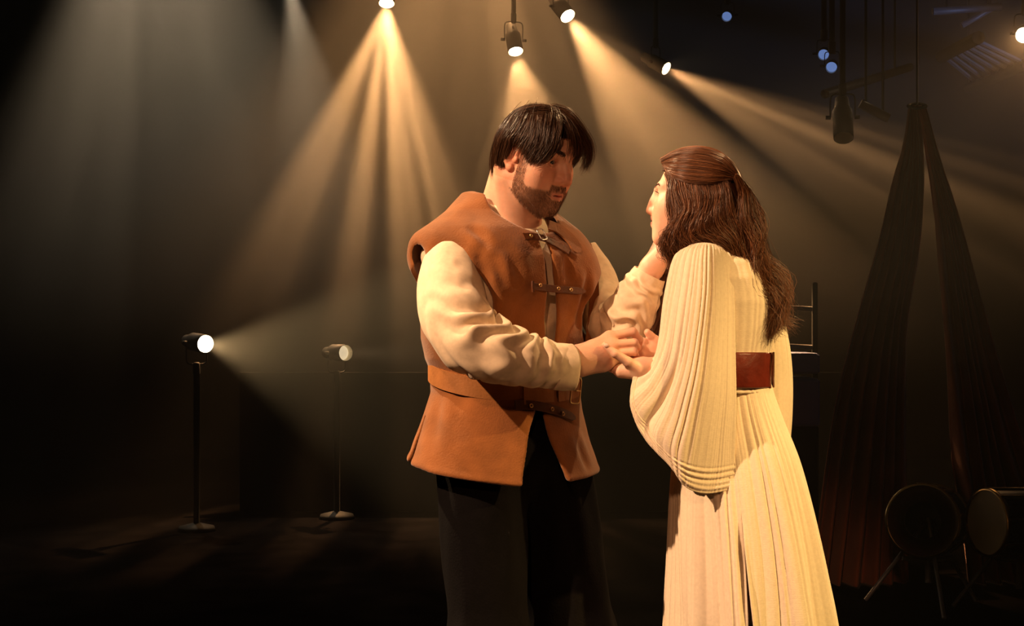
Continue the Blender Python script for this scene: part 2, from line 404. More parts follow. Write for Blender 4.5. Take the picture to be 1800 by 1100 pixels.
lamps = [
    (W(680, -3, 12.0), W(652, 520, 10.9), .055, 'lens_warm', 'lit warm lantern at the top edge, its beam fanning straight down', 4000, WARM, 25, 1.0, 1.3, V8),
    (W(905, 82, 12.0), W(962, 400, 11.2), .052, 'lens_warm', 'lit warm lantern directly above the vest wearer\'s head', 1600, WARM, 25, .9, 4.1, V8),
    (W(993, 22, 12.2), W(1150, 220, 11.4), .056, 'lens_warm', 'lit warm lantern highest between the two heads, beam slanting down to the drapes', 3200, WARM, 19, 1.0, 7.7, H8),
    (W(1163, 116, 12.4), W(1450, 268, 11.6), .048, 'lens_warm', 'lit warm lantern just above the dress wearer\'s head', 1900, WARM, 13, .9, 9.2, H8),
    (W(1800, 60, 11.0), W(1640, 420, 6.5), .05, 'lens_warm', 'lit warm lantern cut by the frame beside the slatted grid', 160, WARM, 18, .4, 3.2, V8),
    (W(505, -45, 12.0), W(590, 420, 11.2), .06, 'lens_white', 'white lantern just above the frame, second from the corner', 560, WHT, 15, .3, 2.2, V8),
    (W(830, -340, 13.6), W(800, 300, 12.2), .08, 'lens_warm', 'warm lantern high above the frame over the vest wearer', 2300, WARM, 31, .35, 6.6, V8),  # added lamp for the brown glow of the haze between the beams
    (W(250, -330, 11.5), W(330, 520, 9.5), .08, 'lens_white', 'white lantern high above the frame near the corner', 1350, WHT, 22, .25, 5.2, V8)]
tops = []
for p, t, r, ln_, lb, pw, cl, hf, sh, sd_, sc2 in lamps: tops.append(lantern(p, t, r, ln_, lb, pw, cl, hf, sh, sd_, scale=sc2)[1])
# side lanterns low on boom stands
def boom(p, label):
    root = thing('boom_stand', label, 'lamp stand', (p[0], p[1], 0), 'boom stands')
    mesh_obj('pole', *tube([(p[0], p[1], .03), (p[0], p[1], p[2] * .5), (p[0], p[1], p[2] + .02)], .02, 12), M['black_metal'], root)
    mesh_obj('base', *lathe([(.0001, .05), (.03, .05), (.11, .03), (.12, 0), (.0001, 0)], 28, (p[0], p[1], 0)), M['black_metal'], root)
_, t6 = lantern(W(354, 603, 10.0), W(620, 648, 8.6), .052, 'lens_white', 'bright white round lantern low at the side with a cone of haze', 3400, (1, .66, .30), 17, .25, 6.0, 'floor', .06)
boom(t6, 'black boom stand under the bright low lantern')
_, t7 = lantern(W(601, 620, 10.6), W(800, 624, 9.6), .050, 'lens_soft', 'dim round lantern low between the bright low one and the vest', 800, (1, .64, .34), 8.5, .2, 8.0, 'floor', .05)
boom(t7, 'black boom stand under the dim low lantern')
# unlit lanterns in the rig on the other side, blue reflections painted as glowing lenses
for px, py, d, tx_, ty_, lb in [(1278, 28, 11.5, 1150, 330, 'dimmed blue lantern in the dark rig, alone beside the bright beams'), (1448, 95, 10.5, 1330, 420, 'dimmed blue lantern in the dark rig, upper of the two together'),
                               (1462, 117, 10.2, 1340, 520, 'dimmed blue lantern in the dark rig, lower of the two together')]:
    tops.append(lantern(W(px, py, d), W(tx_, ty_, d - 5), .034, 'lens_blue_glint', lb)[1])
tops.append(lantern(W(1482, 222, 9.8), W(1500, 600, 9.0), .055, 'grey_metal', 'unlit grey lantern hanging above the gathered drape', body='grey_metal', snoot=.09)[1])
# pipes carrying the lanterns
for i, (t, lb) in enumerate(zip(tops, ['black drop pipe holding the downward warm lantern', 'black drop pipe above the vest wearer', 'black drop pipe of the highest warm lantern', 'black drop pipe above the dress wearer',
        'black drop pipe at the frame edge beside the grid', 'black drop pipe of the second white lantern', 'black drop pipe of the warm lantern above the frame', 'black drop pipe of the corner white lantern', 'black drop pipe of the lone blue lantern',
        'black drop pipe of the upper blue lantern', 'black drop pipe of the lower blue lantern', 'black drop pipe of the unlit grey lantern'])):
    pipe('drop_pipe', t, (t[0], t[1], 6.99), .018, lb, 'pipe', 'drop pipes')
# rig pieces in the dark upper corner: cross pipes and a slatted grid seen from below
def rig_pipe(a, b2, r, label, m):
    root = thing('rig_pipe', label, 'pipe', tuple((a + b2) / 2))
    mesh_obj('bar', *tube([a, (a + b2) / 2, b2], r, 12), M[m], root)
    for k in (.2, .8):
        q = a + (b2 - a) * k; mesh_obj('hanger', *tube([q, (q + [q[0], q[1], 6.995]) / 2, np.array([q[0], q[1], 6.995])], .008, 8), M['black_metal'], root)
rig_pipe(W(1450, 165, 10.2), W(1600, 118, 11.6), .03, 'grey rig pipe slanting above the unlit grey lantern', 'grey_metal')
rig_pipe(W(1512, 182, 9.6), W(1562, 208, 9.6), .028, 'short pale rig pipe beside the unlit grey lantern', 'pale_metal')
rig_pipe(W(1640, 20, 12.4), W(1760, 12, 12.4), .03, 'grey level rig pipe above the slatted grid', 'grey_metal')
rig_pipe(W(1690, 45, 12.9), W(1755, 8, 12.9), .025, 'grey diagonal rig pipe above the slatted grid', 'grey_metal')
def H(px, py, z): return W(px, py, (z - CAMZ) * F / (550 - py))
gz = 3.4; gr = thing('slatted_grid', 'bluish slatted metal grid high in the dark corner', 'grating', tuple(H(1730, 115, gz)))
for i in range(7):
    k = i / 6; a = H(1652 + 62 * k, 92 - 22 * k, gz); b = H(1712 + 88 * k, 142 - 32 * k, gz)
    dv = nrm(b - a); sv = np.cross(dv, [0, 0, 1.]); Rm = np.stack([dv, sv, [0, 0, 1.]], 1)
    mesh_obj('slat', *box((a + b) / 2, (np.linalg.norm(b - a), .03, .02), Rm), M['pale_metal'], gr, smooth=False)
for (a, b) in (((1702, 156), (1806, 112)), ((1655, 100), (1720, 66))):
    mesh_obj('beam', *tube([H(*a, gz - .03), (H(*a, gz - .03) + H(*b, gz - .03)) / 2, H(*b, gz - .03)], .05, 8), M['black_metal'], gr)
for s_ in (0, 1):
    q = H(1702 + 104 * s_, 156 - 44 * s_, gz); mesh_obj('hanger', *tube([q, q + [0, 0, 1.8], q + [0, 0, 3.59]], .012, 8), M['black_metal'], gr)
spot('work_light', (6.8, 9.5, 2.2), W(1740, 110, 12.5), 420, (.35, .5, 1.0), 16, .5, .08)
spot('added_case_fill', (5.2, 6.0, 2.6), W(1420, 700, 9.0), 7, (.35, .5, 1.0), 14, .6, .08)  # added blue fill so the case shows, no known lamp there
# ---- gathered drapes
def drape(name, rows, d, label, amp=.05, nf=7, seed=0.0):
    r = np.array(rows, float); n, m = 90, 150; R = crom(r, n); u = np.linspace(0, 1, m)[None]; t = np.linspace(0, 1, n)[:, None]
    wpx = R[:, 1:2] + (R[:, 2:3] - R[:, 1:2]) * u
    width = (R[:, 2:3] - R[:, 1:2]) * d / F
    y = d + np.minimum(amp, width * .22) * np.sin(2 * np.pi * (nf * u + .5 * vn2(u * 3, t * 2, seed))) * (.6 + .4 * vn2(u * 4, t * 2, seed + 2)) + .1 * vn2(u * 2, t * 1.5, seed + 5) * t
    P = np.stack([(wpx - 900) * d / F, y, np.maximum((CAMZ + (550 - R[:, 0:1]) * d / F) + 0 * u, .01)], -1)
    o = solidify(mesh_obj(name, P.reshape(-1, 3), gridf(n, m), M['drape']), .006, 0); return tag(o, label, 'drape', 'gathered drapes')
drape('gathered_drape', [(185, 1598, 1613), (250, 1588, 1622), (330, 1566, 1626), (430, 1542, 1622), (570, 1502, 1602), (700, 1470, 1600), (850, 1447, 1602), (960, 1435, 1604), (1031, 1428, 1606)], 8.0, 'red brown drape falling straight down from the tie', .07, 6, 1.0)
drape('gathered_drape', [(185, 1613, 1626), (280, 1629, 1652), (380, 1644, 1684), (500, 1655, 1716), (650, 1668, 1757), (800, 1680, 1802), (900, 1690, 1838), (1031, 1700, 1885)], 8.05, 'red brown drape swept outward past the drums', .07, 6, 4.0)
tie = thing('drape_tie', 'dark cord tie gathering both drapes at the top', 'tie', tuple(W(1612, 184, 8.0)))
mesh_obj('cord', *tube(crom([W(1596, 186, 7.97), W(1612, 190, 7.95), W(1628, 186, 7.97), W(1612, 182, 8.1)], 24, True), .008, 8, False), M['black_metal'], tie)
mesh_obj('rope', *tube([W(1612, 184, 8.02), W(1612, 60, 8.02), np.array([W(1612, 0, 8.02)[0], 8.02, 6.99])], .005, 8), M['black_metal'], tie)
# ---- dark masking flat, blue case, ladder
fl = W(420, 655, 11.0); fr = W(1500, 655, 11.0)
tag(mesh_obj('masking_flat', *box(((fl[0] + fr[0]) / 2, 11.05, fl[2] / 2 + .001), (fr[0] - fl[0], .04, fl[2])), M['flat_black'], smooth=False), 'low dark masking flat standing across the rear of the stage', 'flat')
bc = thing('blue_case', 'dark blue flight case behind the dress wearer\'s back', 'case', (W(1418, 685, 9.0)[0], 9.2, 0))
cx_ = W(1412, 685, 9.0)[0]; z0, z1, zm = W(0, 750, 9.0)[2], W(0, 622, 9.0)[2], W(0, 662, 9.0)[2]
mesh_obj('body', *box((cx_, 9.25, (z0 + zm) / 2 - .008), (.21, .4, zm - z0 - .012), None, .012), M['blue_panel'], bc, smooth=False)
mesh_obj('lid', *box((cx_, 9.25, (z1 + zm) / 2 + .008), (.21, .4, z1 - zm - .012), None, .012), M['blue_panel'], bc, smooth=False)
mesh_obj('stand', *box((cx_, 9.25, z0 / 2), (.20, .38, z0), None, .01), M['flat_black'], bc, smooth=False)
ld = thing('ladder', 'grey steel ladder standing behind the dress wearer\'s hair', 'ladder', (W(1400, 500, 9.6)[0], 9.6, 0))
xa, xb = W(1372, 500, 9.6)[0], W(1432, 500, 9.6)[0]
for x in (xa, xb): mesh_obj('rail', *box((x, 9.6, .78), (.03, .05, 1.56), None, .006), M['black_metal'], ld, smooth=False)
for i in range(6): mesh_obj('rung', *tube([(xa, 9.6, .25 + i * .232), ((xa + xb) / 2, 9.6, .245 + i * .232), (xb, 9.6, .24 + i * .232)], .014, 8), M['dark_rung'], ld)
# ---- drums on stands
def drum(c, ax, r, depth, label, head, shell, hole=0):
    c = np.asarray(c, float); ax = nrm(ax); root = thing('drum', label, 'drum', tuple(c), 'drums by the drapes')
    mesh_obj('shell', *lathe([(r * .97, 0), (r * .97, -depth)], 36, c, ax), M[shell], root)
    for h in (0.004, -depth): mesh_obj('rim', *lathe([(r * .97, h - .012), (r * 1.04, h - .012), (r * 1.04, h + .008), (r * .98, h + .010)], 36, c, ax), M['brass'], root)
    mesh_obj('head', *lathe([(max(hole, .0001), .004), (r * .5, .004), (r * .98, .002)], 36, c, ax), M[head], root)
    mesh_obj('rear_head', *lathe([(.0001, -depth + .001), (r * .98, -depth)], 36, c, ax), M['black_gloss'], root)
    u = nrm(np.cross([0, 0, 1.], ax)); v = np.cross(ax, u)
    for k in range(8):
        a = 2 * np.pi * k / 8 + .2; e = math.cos(a) * u + math.sin(a) * v; q = c + e * r * 1.02
        mesh_obj('lug', *tube([q - ax * .0, q - ax * depth * .5, q - ax * depth], .007, 8), M['brass'], root)
    return root
d1c, d1a = W(1622, 915, 7.3), (-.42, -.88, .1)
drum(d1c, d1a, .165, .26, 'dark round drum with a black hole, nearer the dress', 'drum_dark', 'drum_blue', .085)
d2c, d2a = W(1737, 918, 7.2), (-.93, -.36, .04)
drum(d2c, d2a, .148, .34, 'pale headed drum turned sideways at the frame edge', 'drum_head', 'black_gloss')
def stand(c, top, label):
    root = thing('drum_stand', label, 'drum stand', (c[0], c[1], 0), 'drum stands')
    mesh_obj('post', *tube([(c[0], c[1], .12), (c[0], c[1], top * .6), (c[0], c[1], top)], .014, 10), M['pale_metal'], root)
    for k in range(3):
        a = 2 * np.pi * k / 3 + .5; mesh_obj('leg', *tube([(c[0], c[1], .42), (c[0] + .16 * math.cos(a), c[1] + .16 * math.sin(a), .2), (c[0] + .30 * math.cos(a), c[1] + .30 * math.sin(a), .012)], .010, 8), M['pale_metal'], root)
    mesh_obj('cradle', *tube([(c[0] - .12, c[1], top), (c[0], c[1], top - .02), (c[0] + .12, c[1], top)], .012, 8), M['pale_metal'], root)
for c, a, dp, r, lb in ((d1c, nrm(d1a), .26, .165, 'steel stand under the drum with the black hole'), (d2c, nrm(d2a), .34, .148, 'steel stand under the pale headed drum')):
    q = c - a * dp * .5; stand(q, q[2] - r * 1.06, lb)
# ================================================================== PEOPLE
def head_prims(Cc, R, s, fem=False):
    L = lambda x, y, z: Cc + R @ (np.array([x, y, z]) * s)
    P = []; lz, cz = (.009, .009) if fem else (0, .007)
    def E(c, r, k=.02, op='+', Q=None): P.append(ell(L(*c), np.asarray(r) * s, R if Q is None else R @ Q, k * s, op))
    def K(a, b, ra, rb=None, k=.015, op='+'): P.append(cap(L(*a), L(*b), ra * s, None if rb is None else rb * s, k * s, op))
    E((0, -.005, .032), (.074, .079, .082))
    E((0, -.034, .0), (.064, .060, .092), .03)
    E((0, -.036 if fem else -.043, -.062 + cz), (.045, .052, .044) if fem else (.048, .045, .040), .03)
    jw = .057 if not fem else .051
    for sx in (-1, 1):
        K((sx * jw, .008 if fem else -.008, -.046), (sx * .020, -.076, -.098 + cz), .017, .015, .03)
        E((sx * .045, -.064, -.012), (.022, .022, .022), .025)
        E((sx * .038, -.060, -.043), (.022, .022, .028), .05)
        K((sx * .012, -.093, .030), (sx * .050, -.074, .034), .0105 if not fem else .008, .010, .016)
    if fem: E((0, -.038, -.030), (.055, .046, .058), .03)
    E((0, -.080, -.098 + cz), (.021, .019, .017), .02)
    E((0, -.084, -.060 + lz), (.026, .017, .026), .02)            # muzzle
    for sx in (-1, 1):                                        # eye sockets and lids
        E((sx * .032, -.104, .012), (.019, .018, .012), .012, '-')
        E((sx * .0315, -.0775, .012), (.0150, .0150, .0150), .006)
        E((sx * .0315, -.0955, .0105), (.0128, .012, (.0042 if not fem else .0055)), .002, '-', Q=Ry(sx * 6))
    K((0, -.096, .026), (0, -.115 if not fem else -.111, -.016), .0075, .0095 if not fem else .008, .014)   # nose
    E((0, -.0985, -.014), (.0128 if not fem else .0125, .0165, .026), .012)
    E((0, -.1165 if not fem else -.1125, -.024 if not fem else -.026), (.0100, .0108, .0095) if not fem else (.009, .0100, .0085), .008)
    for sx in (-1, 1):
        E((sx * .0125, -.1035, -.0285), (.0082, .011, .0082), .008)
        E((sx * .0065, -.1115, -.0355), (.0035, .0055, .003), .003, '-')
    K((0, -.1035, -.040), (0, -.101, -.050 + lz * .6), .0035, .003, .008)
    for sx in (-1, 1):                                        # lips
        K((0, -.1025, -.0535 + lz), (sx * .0225, -.0905, -.0580 + lz), .0056, .0030, .006)
        K((0, -.1015, -.0665 + lz), (sx * .0205, -.0905, -.0610 + lz), .0068, .0032, .006)
    E((0, -.108, -.0592 + lz), (.020, .014, .0018 if not fem else .0012), .002, '-')
    for sx in (-1, 1):                                        # ears: plate, helix rim, antihelix, tragus, lobe
        ex = lambda y, z, o=0.0: (sx * ((.0765 if fem else .0735) + .36 * (y + .004) + o), y + (0 if fem else -.024), z)
        E(ex(.013, .003, -.003), (.0042, .0135, .027), .006, '+', Rz(-sx * 19))
        hx = [(.001, .006), (-.001, .021), (.007, .033), (.019, .033), (.027, .020), (.026, .002), (.020, -.013), (.012, -.024)]
        for (a, b), (e, f) in zip(hx[:-1], hx[1:]): K(ex(a, b), ex(e, f), .0042, .0042, .003)
        K(ex(.017, .017), ex(.015, -.008), .0036, .0036, .004)
        E(ex(.009, -.024, .001), (.005, .0075, .0085), .005)
        E(ex(-.001, -.004, .002), (.0045, .005, .0065), .004)
    return P, L
def tint(base, c, w): return base * (1 - w[:, None]) + np.asarray(c) * w[:, None]
def sstep(a, b, x): t = np.clip((x - a) / (b - a), 0, 1); return t * t * (3 - 2 * t)
def face_colour(V, Cc, R, s, base, lip, beard=None, lz=0.0):
    q = ((V - Cc) @ R) / s; x, y, z = q.T; col = np.tile(np.asarray(base, float), (len(V), 1))
    inface = (y < .03) & (np.abs(x) < .095) & (np.abs(z) < .13)
    ax = np.abs(x)
    ch = np.exp(-((ax - .042) ** 2 + (z + .018) ** 2) / .0009) * (y < -.03) + np.exp(-(x ** 2 + (z + .024) ** 2) / .0003) * (y < -.1) + np.exp(-((ax - .08) ** 2) / .0002) * (np.abs(y) < .04) * (np.abs(z) < .05)
    col = tint(col, np.asarray(base) * np.array([.98, .72, .66]), np.clip(ch, 0, 1) * .8 * inface)
    lw = np.exp(-((z + .0595 - lz) / .0085) ** 4) * sstep(.026, .019, ax) * (y < -.083)
    col = tint(col, lip, lw * inface)
    if beard is not None:
        n = .5 + .5 * vnoise(V * 260); n2 = .5 + .5 * vnoise(V * 90)
        zb_ = -.050 + .75 * np.clip(y + .065, 0, .05)
        low = sstep(zb_ + .004, zb_ - .008, z) * sstep(-.008, -.026, y)
        mous = sstep(-.034, -.040, z) * sstep(-.078, -.086, y) * sstep(.034, .026, ax)
        side = sstep(.050, .058, ax) * sstep(.024, .0, z) * sstep(-.024, -.030, y) * sstep(-.062, -.050, y)
        bw = np.clip(np.clip(low + mous, 0, 1) * (1 - np.exp(-((z + .0595) / .010) ** 4) * sstep(.028, .02, ax)) + side, 0, 1) * sstep(-.135, -.118, z)
        bw = bw * sstep(-.006, .008, z - (-.116 + .95 * np.clip(y + .075, 0, 1)))
        bw = bw * ((ax < .070) | (y < -.030))
        col = tint(col, beard, bw * (.55 + .4 * n * n2) * inface)
        return col, bw * inface
    return col, None
def eyeballs(parent, Cc, R, s, gaze, iris):
    for sx in (-1, 1):
        c = Cc + R @ (np.array([sx * .0315, -.0775, .012]) * s); r = .0134 * s
        g = nrm(gaze - c); th = np.linspace(0, np.pi, 25); V, Fq = lathe([(r * math.sin(t) + 1e-6, r * math.cos(t)) for t in th], 24, c, g)
        a = np.arccos(np.clip((V - c) @ g / r, -1, 1)); col = np.tile([.72, .66, .58], (len(V), 1))
        col[a < .52] = iris; col[a < .22] = (.005, .005, .005)
        mesh_obj('eye', V, Fq, M['eye'], parent, col)
# ---- strands
def resample(G, n): return np.stack([crom(np.asarray(g, float), n) for g in G])
def strands_mesh(S, r0, r1, cols):
    n, m, _ = S.shape; T = np.gradient(S, axis=1); T /= np.linalg.norm(T, axis=2, keepdims=True) + 1e-12
    ref = rng.normal(size=(n, 1, 3)); A = np.cross(T, ref); A /= np.linalg.norm(A, axis=2, keepdims=True) + 1e-12; B = np.cross(T, A)
    t = np.linspace(0, 1, m); rr = np.asarray(r0)[:, None] * (1 - t) ** .5 + np.asarray(r1)[:, None] * t
    V = np.stack([S + rr[..., None] * (math.cos(a) * A + math.sin(a) * B) for a in (0, 2.094, 4.189)], 2).reshape(-1, 3)
    g = gridf(m, 3, cv=True); Q = (g[None] + (np.arange(n) * m * 3)[:, None, None]).reshape(-1, 4)
    return V, Q, np.repeat(cols, m * 3, axis=0)
def sheet(G, n, jit=(.002, .006), m=14, wave=0.0, wfreq=2.0, short=.25, clump=0, cj=.7):
    """n strands between neighbouring guides of G (list of point lists, all running root to tip)"""
    Gs = resample(G, m); k = len(Gs)
    s = rng.random(n) * (k - 1)
    if clump: s = s * (1 - cj) + cj * (np.round(s / (k - 1) * clump) / clump * (k - 1))
    if k > 1:
        fine = crom(Gs, 40 * (k - 1) + 1); S = fine[np.clip((s * 40).round().astype(int), 0, len(fine) - 1)]
    else: S = np.repeat(Gs, n, 0)
    t = np.linspace(0, 1, m)[None, :, None]
    off = rng.normal(size=(n, 1, 3)); S = S + off * (jit[0] * (1 - t) + jit[1] * t)
    if wave:
        ph = (s * 1.3)[:, None, None] + rng.normal(size=(n, 1, 1)) * .2; ax = rng.normal(size=(n, 1, 3)) * .35 + np.array([.8, .3, .1])
        S = S + wave * t * np.sin(wfreq * 2 * np.pi * t + ph) * ax
    if short:
        ln = 1 - short * rng.random(n) ** 1.5; idx = np.linspace(0, 1, m)[None] * ln[:, None] * (m - 1); i = np.clip(idx.astype(int), 0, m - 2); f = (idx - i)[..., None]
        a = np.take_along_axis(S, i[..., None], 1); b = np.take_along_axis(S, (i + 1)[..., None], 1); S = a + (b - a) * f
    return S
def hair_object(name, sets, mat_, parent, base, var=.35, r=(.0007, .0002)):
    Vs, Qs, Cs, n = [], [], [], 0
    for S in sets:
        k = len(S); c = np.asarray(base)[None] * (1 + var * rng.normal(size=(k, 1))).clip(.35, 2.2)
        rad = r[0] * (.6 + .8 * rng.random(k)); V, Q, cc = strands_mesh(S, rad, np.full(k, r[1]), c)
        Vs.append(V); Qs.append(Q + n); Cs.append(cc); n += len(V)
    o = mesh_obj(name, np.concatenate(Vs), np.concatenate(Qs), mat_, parent, np.concatenate(Cs)); return o
def mirror(S, Cc, R):
    q = (S - Cc) @ R; q[..., 0] *= -1; return q @ R.T + Cc
# ---- garments
def sleeve(path, rad, ns=72, nl=110, fold=None, inner=None, soft=3):
    P = crom(np.array(path), nl); r = crom(np.array(rad)[:, None], nl)[:, 0]; T, N, B = frames(P)
    a = np.linspace(0, 2 * np.pi, ns, endpoint=False); u = np.linspace(0, 1, nl)[:, None]
    A = np.broadcast_to(a[None], (nl, ns)); D = np.cos(A)[..., None] * N[:, None] + np.sin(A)[..., None] * B[:, None]
    d = fold(u, A) if fold else 0
    if inner is not None: d = d * (.30 + .70 * sstep(-.35, .75, D @ nrm(inner)))
    V = P[:, None] + (r[:, None] + d)[..., None] * D
    for _ in range(soft):                   # let the cloth settle
        W_ = V.copy(); W_[1:-1] = .5 * V[1:-1] + .125 * (V[:-2] + V[2:] + np.roll(V, 1, 1)[1:-1] + np.roll(V, -1, 1)[1:-1]); V = W_
    return V, gridf(nl, ns, cv=True)[:, ::-1]
def strap(pts, nrmls, width, thick):        # pts (n,3) centre line on a surface, nrmls outward
    pts = np.asarray(pts, float); nr = np.asarray(nrmls, float); T = np.gradient(pts, axis=0); T /= np.linalg.norm(T, axis=1)[:, None]
    S = np.cross(T, nr); S /= np.linalg.norm(S, axis=1)[:, None]; w = np.broadcast_to(np.asarray(width, float), (len(pts),))[:, None] / 2
    e = thick * .3
    prof = [pts - S * w, pts - S * (w - e) + nr * thick, pts + S * (w - e) + nr * thick, pts + S * w]
    V = np.stack(prof, 1).reshape(-1, 3); n = len(pts); f = list(gridf(n, 4, cv=True))
    f.append([0, 1, 2, 3]); f.append([4 * n - 1, 4 * n - 2, 4 * n - 3, 4 * n - 4]); return V, np.array(f)
def grad(fn, P, e=.002):
    P = np.asarray(P, float); g = np.stack([fn(P + e * d) - fn(P - e * d) for d in np.eye(3)], -1); return g / (np.linalg.norm(g, axis=-1, keepdims=True) + 1e-12)

# ------------------------------------------------------------------ PERSON in the vest
HM, RM, SM = W(927, 277, 3.50), Rz(55) @ Rx(18), 1.0
TM0, PHI = np.array([-.012, 3.56, 0.0]), 40.0
TMR = Rz(PHI)
toL = lambda P: (np.asarray(P) - TM0) @ TMR           # world -> torso-local (front is -y)
toW = lambda P: np.asarray(P) @ TMR.T + TM0
man = thing('person', 'person in brown suede vest and cream shirt touching the other one\'s cheek', 'person', (-.01, 3.56, 0))
hp, LM = head_prims(HM, RM, SM)
mp = list(hp)
sh_r, el_r, wr_r = W(787, 458, 3.425), W(826, 598, 3.315), W(1012, 634, 3.365)
sh_l, el_l, wr_l = W(1018, 462, 3.71), W(1086, 572, 3.56), W(1144, 474, 3.55)
nb = toW((0, .02, 1.555))
mp += [cap(LM(0, .022, -.055), nb, .054, .062, .03), cap(LM(0, -.01, -.075), toW((0, -.03, 1.55)), .045, .05, .03)]
for sx in (-1, 1): mp.append(cap(LM(sx * .058, .02, -.03), toW((sx * .03, -.055, 1.545)), .014, .012, .025))
mp += [ell(toW((0, .0, 1.40)), (.15, .10, .17), TMR, .05), ell(toW((0, 0, 1.2)), (.13, .09, .16), TMR, .05), ell(toW((0, .01, 1.05)), (.14, .10, .12), TMR, .05),
       cap(toW((-.05, .02, 1.53)), sh_r, .05, .042, .04), cap(toW((.05, .02, 1.53)), sh_l, .05, .036, .04),
       cap(sh_r, el_r, .040, .032, .03), cap(el_r, wr_r, .032, .0275, .02), cap(sh_l, W(1057, 536, 3.65), .032, .03, .03), cap(W(1057, 536, 3.65), el_l, .03, .03, .03), cap(el_l, wr_l, .032, .027, .02)]
hipR, kneeR, ankR = W(840, 760, 3.50), W(856, 1130, 3.46), W(862, 1570, 3.52)
hipL, kneeL, ankL = W(962, 790, 3.62), W(1008, 1130, 3.58), W(1018, 1530, 3.66)
mp += [cap(hipR, kneeR, .08, .055, .03), cap(kneeR, ankR, .055, .04, .02), cap(hipL, kneeL, .08, .055, .03), cap(kneeL, ankL, .055, .04, .02)]
def finger(pts, r, k=.003): return [cap(pts[i], pts[i + 1], r[i], r[i + 1], k if i else .006) for i in range(len(pts) - 1)]
def hand_prims(wr, mcps, fingers, palm_r, thumb, rw=.026):
    P = []
    for m, r in zip(mcps, palm_r): P.append(cap(wr + (m - wr) * .12, m, r * 1.25, r, .016))
    for pts, r in fingers: P += finger(pts, r)
    P += finger(*thumb); return P
# right hand: back of the hand to the viewer, fingers closing round the other one's hand
mc = [W(1071, 591, 3.385), W(1076, 606, 3.372), W(1074, 621, 3.372), W(1067, 635, 3.38)]
mp += hand_prims(wr_r, mc, [
    ([mc[0], W(1113, 583, 3.385), W(1124, 597, 3.402), W(1123, 609, 3.422)], (.0105, .0090, .0082, .0072)),
    ([mc[1], W(1115, 602, 3.370), W(1120, 611, 3.395), W(1108, 616, 3.415)], (.0100, .0088, .0082, .0072)),
    ([mc[2], W(1114, 617.5, 3.370), W(1117, 625, 3.395), W(1103, 629, 3.412)], (.0096, .0085, .0079, .0070)),
    ([mc[3], W(1101, 632, 3.378), W(1105, 637, 3.398), W(1092, 640, 3.415)], (.0090, .0078, .0072, .0065))],
    (.0125, .0130, .0130, .0125), ([W(1030, 622, 3.40), W(1062, 600, 3.43), W(1088, 598, 3.445), W(1108, 606, 3.45)], (.018, .0125, .011, .009)))
mp += [cap(W(1022, 640, 3.372), W(1058, 638, 3.378), .0235, .019, .02), cap(wr_r - .0 * wr_r, W(1040, 620, 3.375), .027, .022, .02)]
# left hand: raised under the other one's jaw
ml = [W(1160, 428, 3.57), W(1166, 432, 3.555), W(1170, 438, 3.545), W(1171, 446, 3.535)]
mp += hand_prims(wr_l, ml, [
    ([ml[0], W(1172, 400, 3.625), W(1184, 386, 3.638), W(1196, 378, 3.640)], (.0112, .0096, .0085, .0074)),
    ([ml[1], W(1181, 408, 3.615), W(1197, 396, 3.628), W(1210, 390, 3.630)], (.0112, .0096, .0085, .0074)),
    ([ml[2], W(1187, 420, 3.600), W(1202, 410, 3.615), W(1214, 405, 3.617)], (.0106, .0092, .0082, .0072)),
    ([ml[3], W(1188, 432, 3.585), W(1200, 424, 3.597), W(1210, 420, 3.60)], (.0098, .0084, .0075, .0068))],
    (.0145, .015, .0145, .0135), ([W(1149, 460, 3.55), W(1153, 444, 3.565), W(1164, 428, 3.60), W(1172, 414, 3.625)], (.017, .0125, .0108, .009)))
xs = axis_coords(-.30, .40, .0019, [(-.05, .135), (.13, .30)], .008)
ys = axis_coords(3.15, 3.85, .0019, [(3.36, 3.64)], .008)
zs = axis_coords(.05, 1.86, .0019, [(1.245, 1.345), (1.43, 1.83)], .009)
D = grid_field(mp, xs, ys, zs); V, Q = nets(D, xs, ys, zs); V = relax(V, Q, 1, .4)
SK = (.78, .45, .31)
colr, bw = face_colour(V, HM, RM, SM, SK, (.60, .25, .19), (.16, .065, .025))
# finger nails, paler
mesh_obj('body', V, Q, M['skin'], man, colr)
NV = vnormals(V, Q)
eyeballs(man, HM, RM, SM, W(1140, 400, 3.22), (.07, .09, .09))
# beard: short stubble hairs on the jaw
cand = np.nonzero(bw > .35)[0]; pick = rng.choice(cand, 5200)
loc = V[pick]; nn = NV[pick]; dn = RM @ np.array([0, -.35, -1.0]); ln = (.0025 + .003 * rng.random((len(pick), 1)))
t = np.linspace(0, 1, 4)[None, :, None]
S = loc[:, None] + t * ln[:, None] * (nn * .35 + dn * .8 + rng.normal(size=nn.shape) * .25)[:, None]
hair_object('beard', [S], M['hair_dark'], man, (.12, .046, .016), .4, (.00018, .00007))
# eyebrows
def brow(parent, prims, Cc, R, s, n, base, r, thick, hl=.008):
    sets = []
    for sx in (-1, 1):
        u = rng.random(n); x = sx * (.014 + .038 * u); y = -.1045 + .026 * u ** 1.8; z = .031 + .008 * np.sin(u * 2.4) - .004 * u + thick * rng.normal(size=n)
        p = Cc + (np.stack([x, y, z], 1) * s) @ R.T
        for _ in range(3): p = p - (field(prims, p) - .0006)[:, None] * grad(lambda q: field(prims, q), p)
        d = (R @ np.array([sx * .9, .28, .12]))[None] + rng.normal(size=(n, 3)) * .18
        hair_object('eyebrow', [p[:, None] + np.linspace(0, 1, 4)[None, :, None] * d[:, None] * hl], M['hair_dark'], parent, base, .3, r)
brow(man, hp, HM, RM, SM, 260, (.05, .022, .01), (.0005, .0002), .0022)

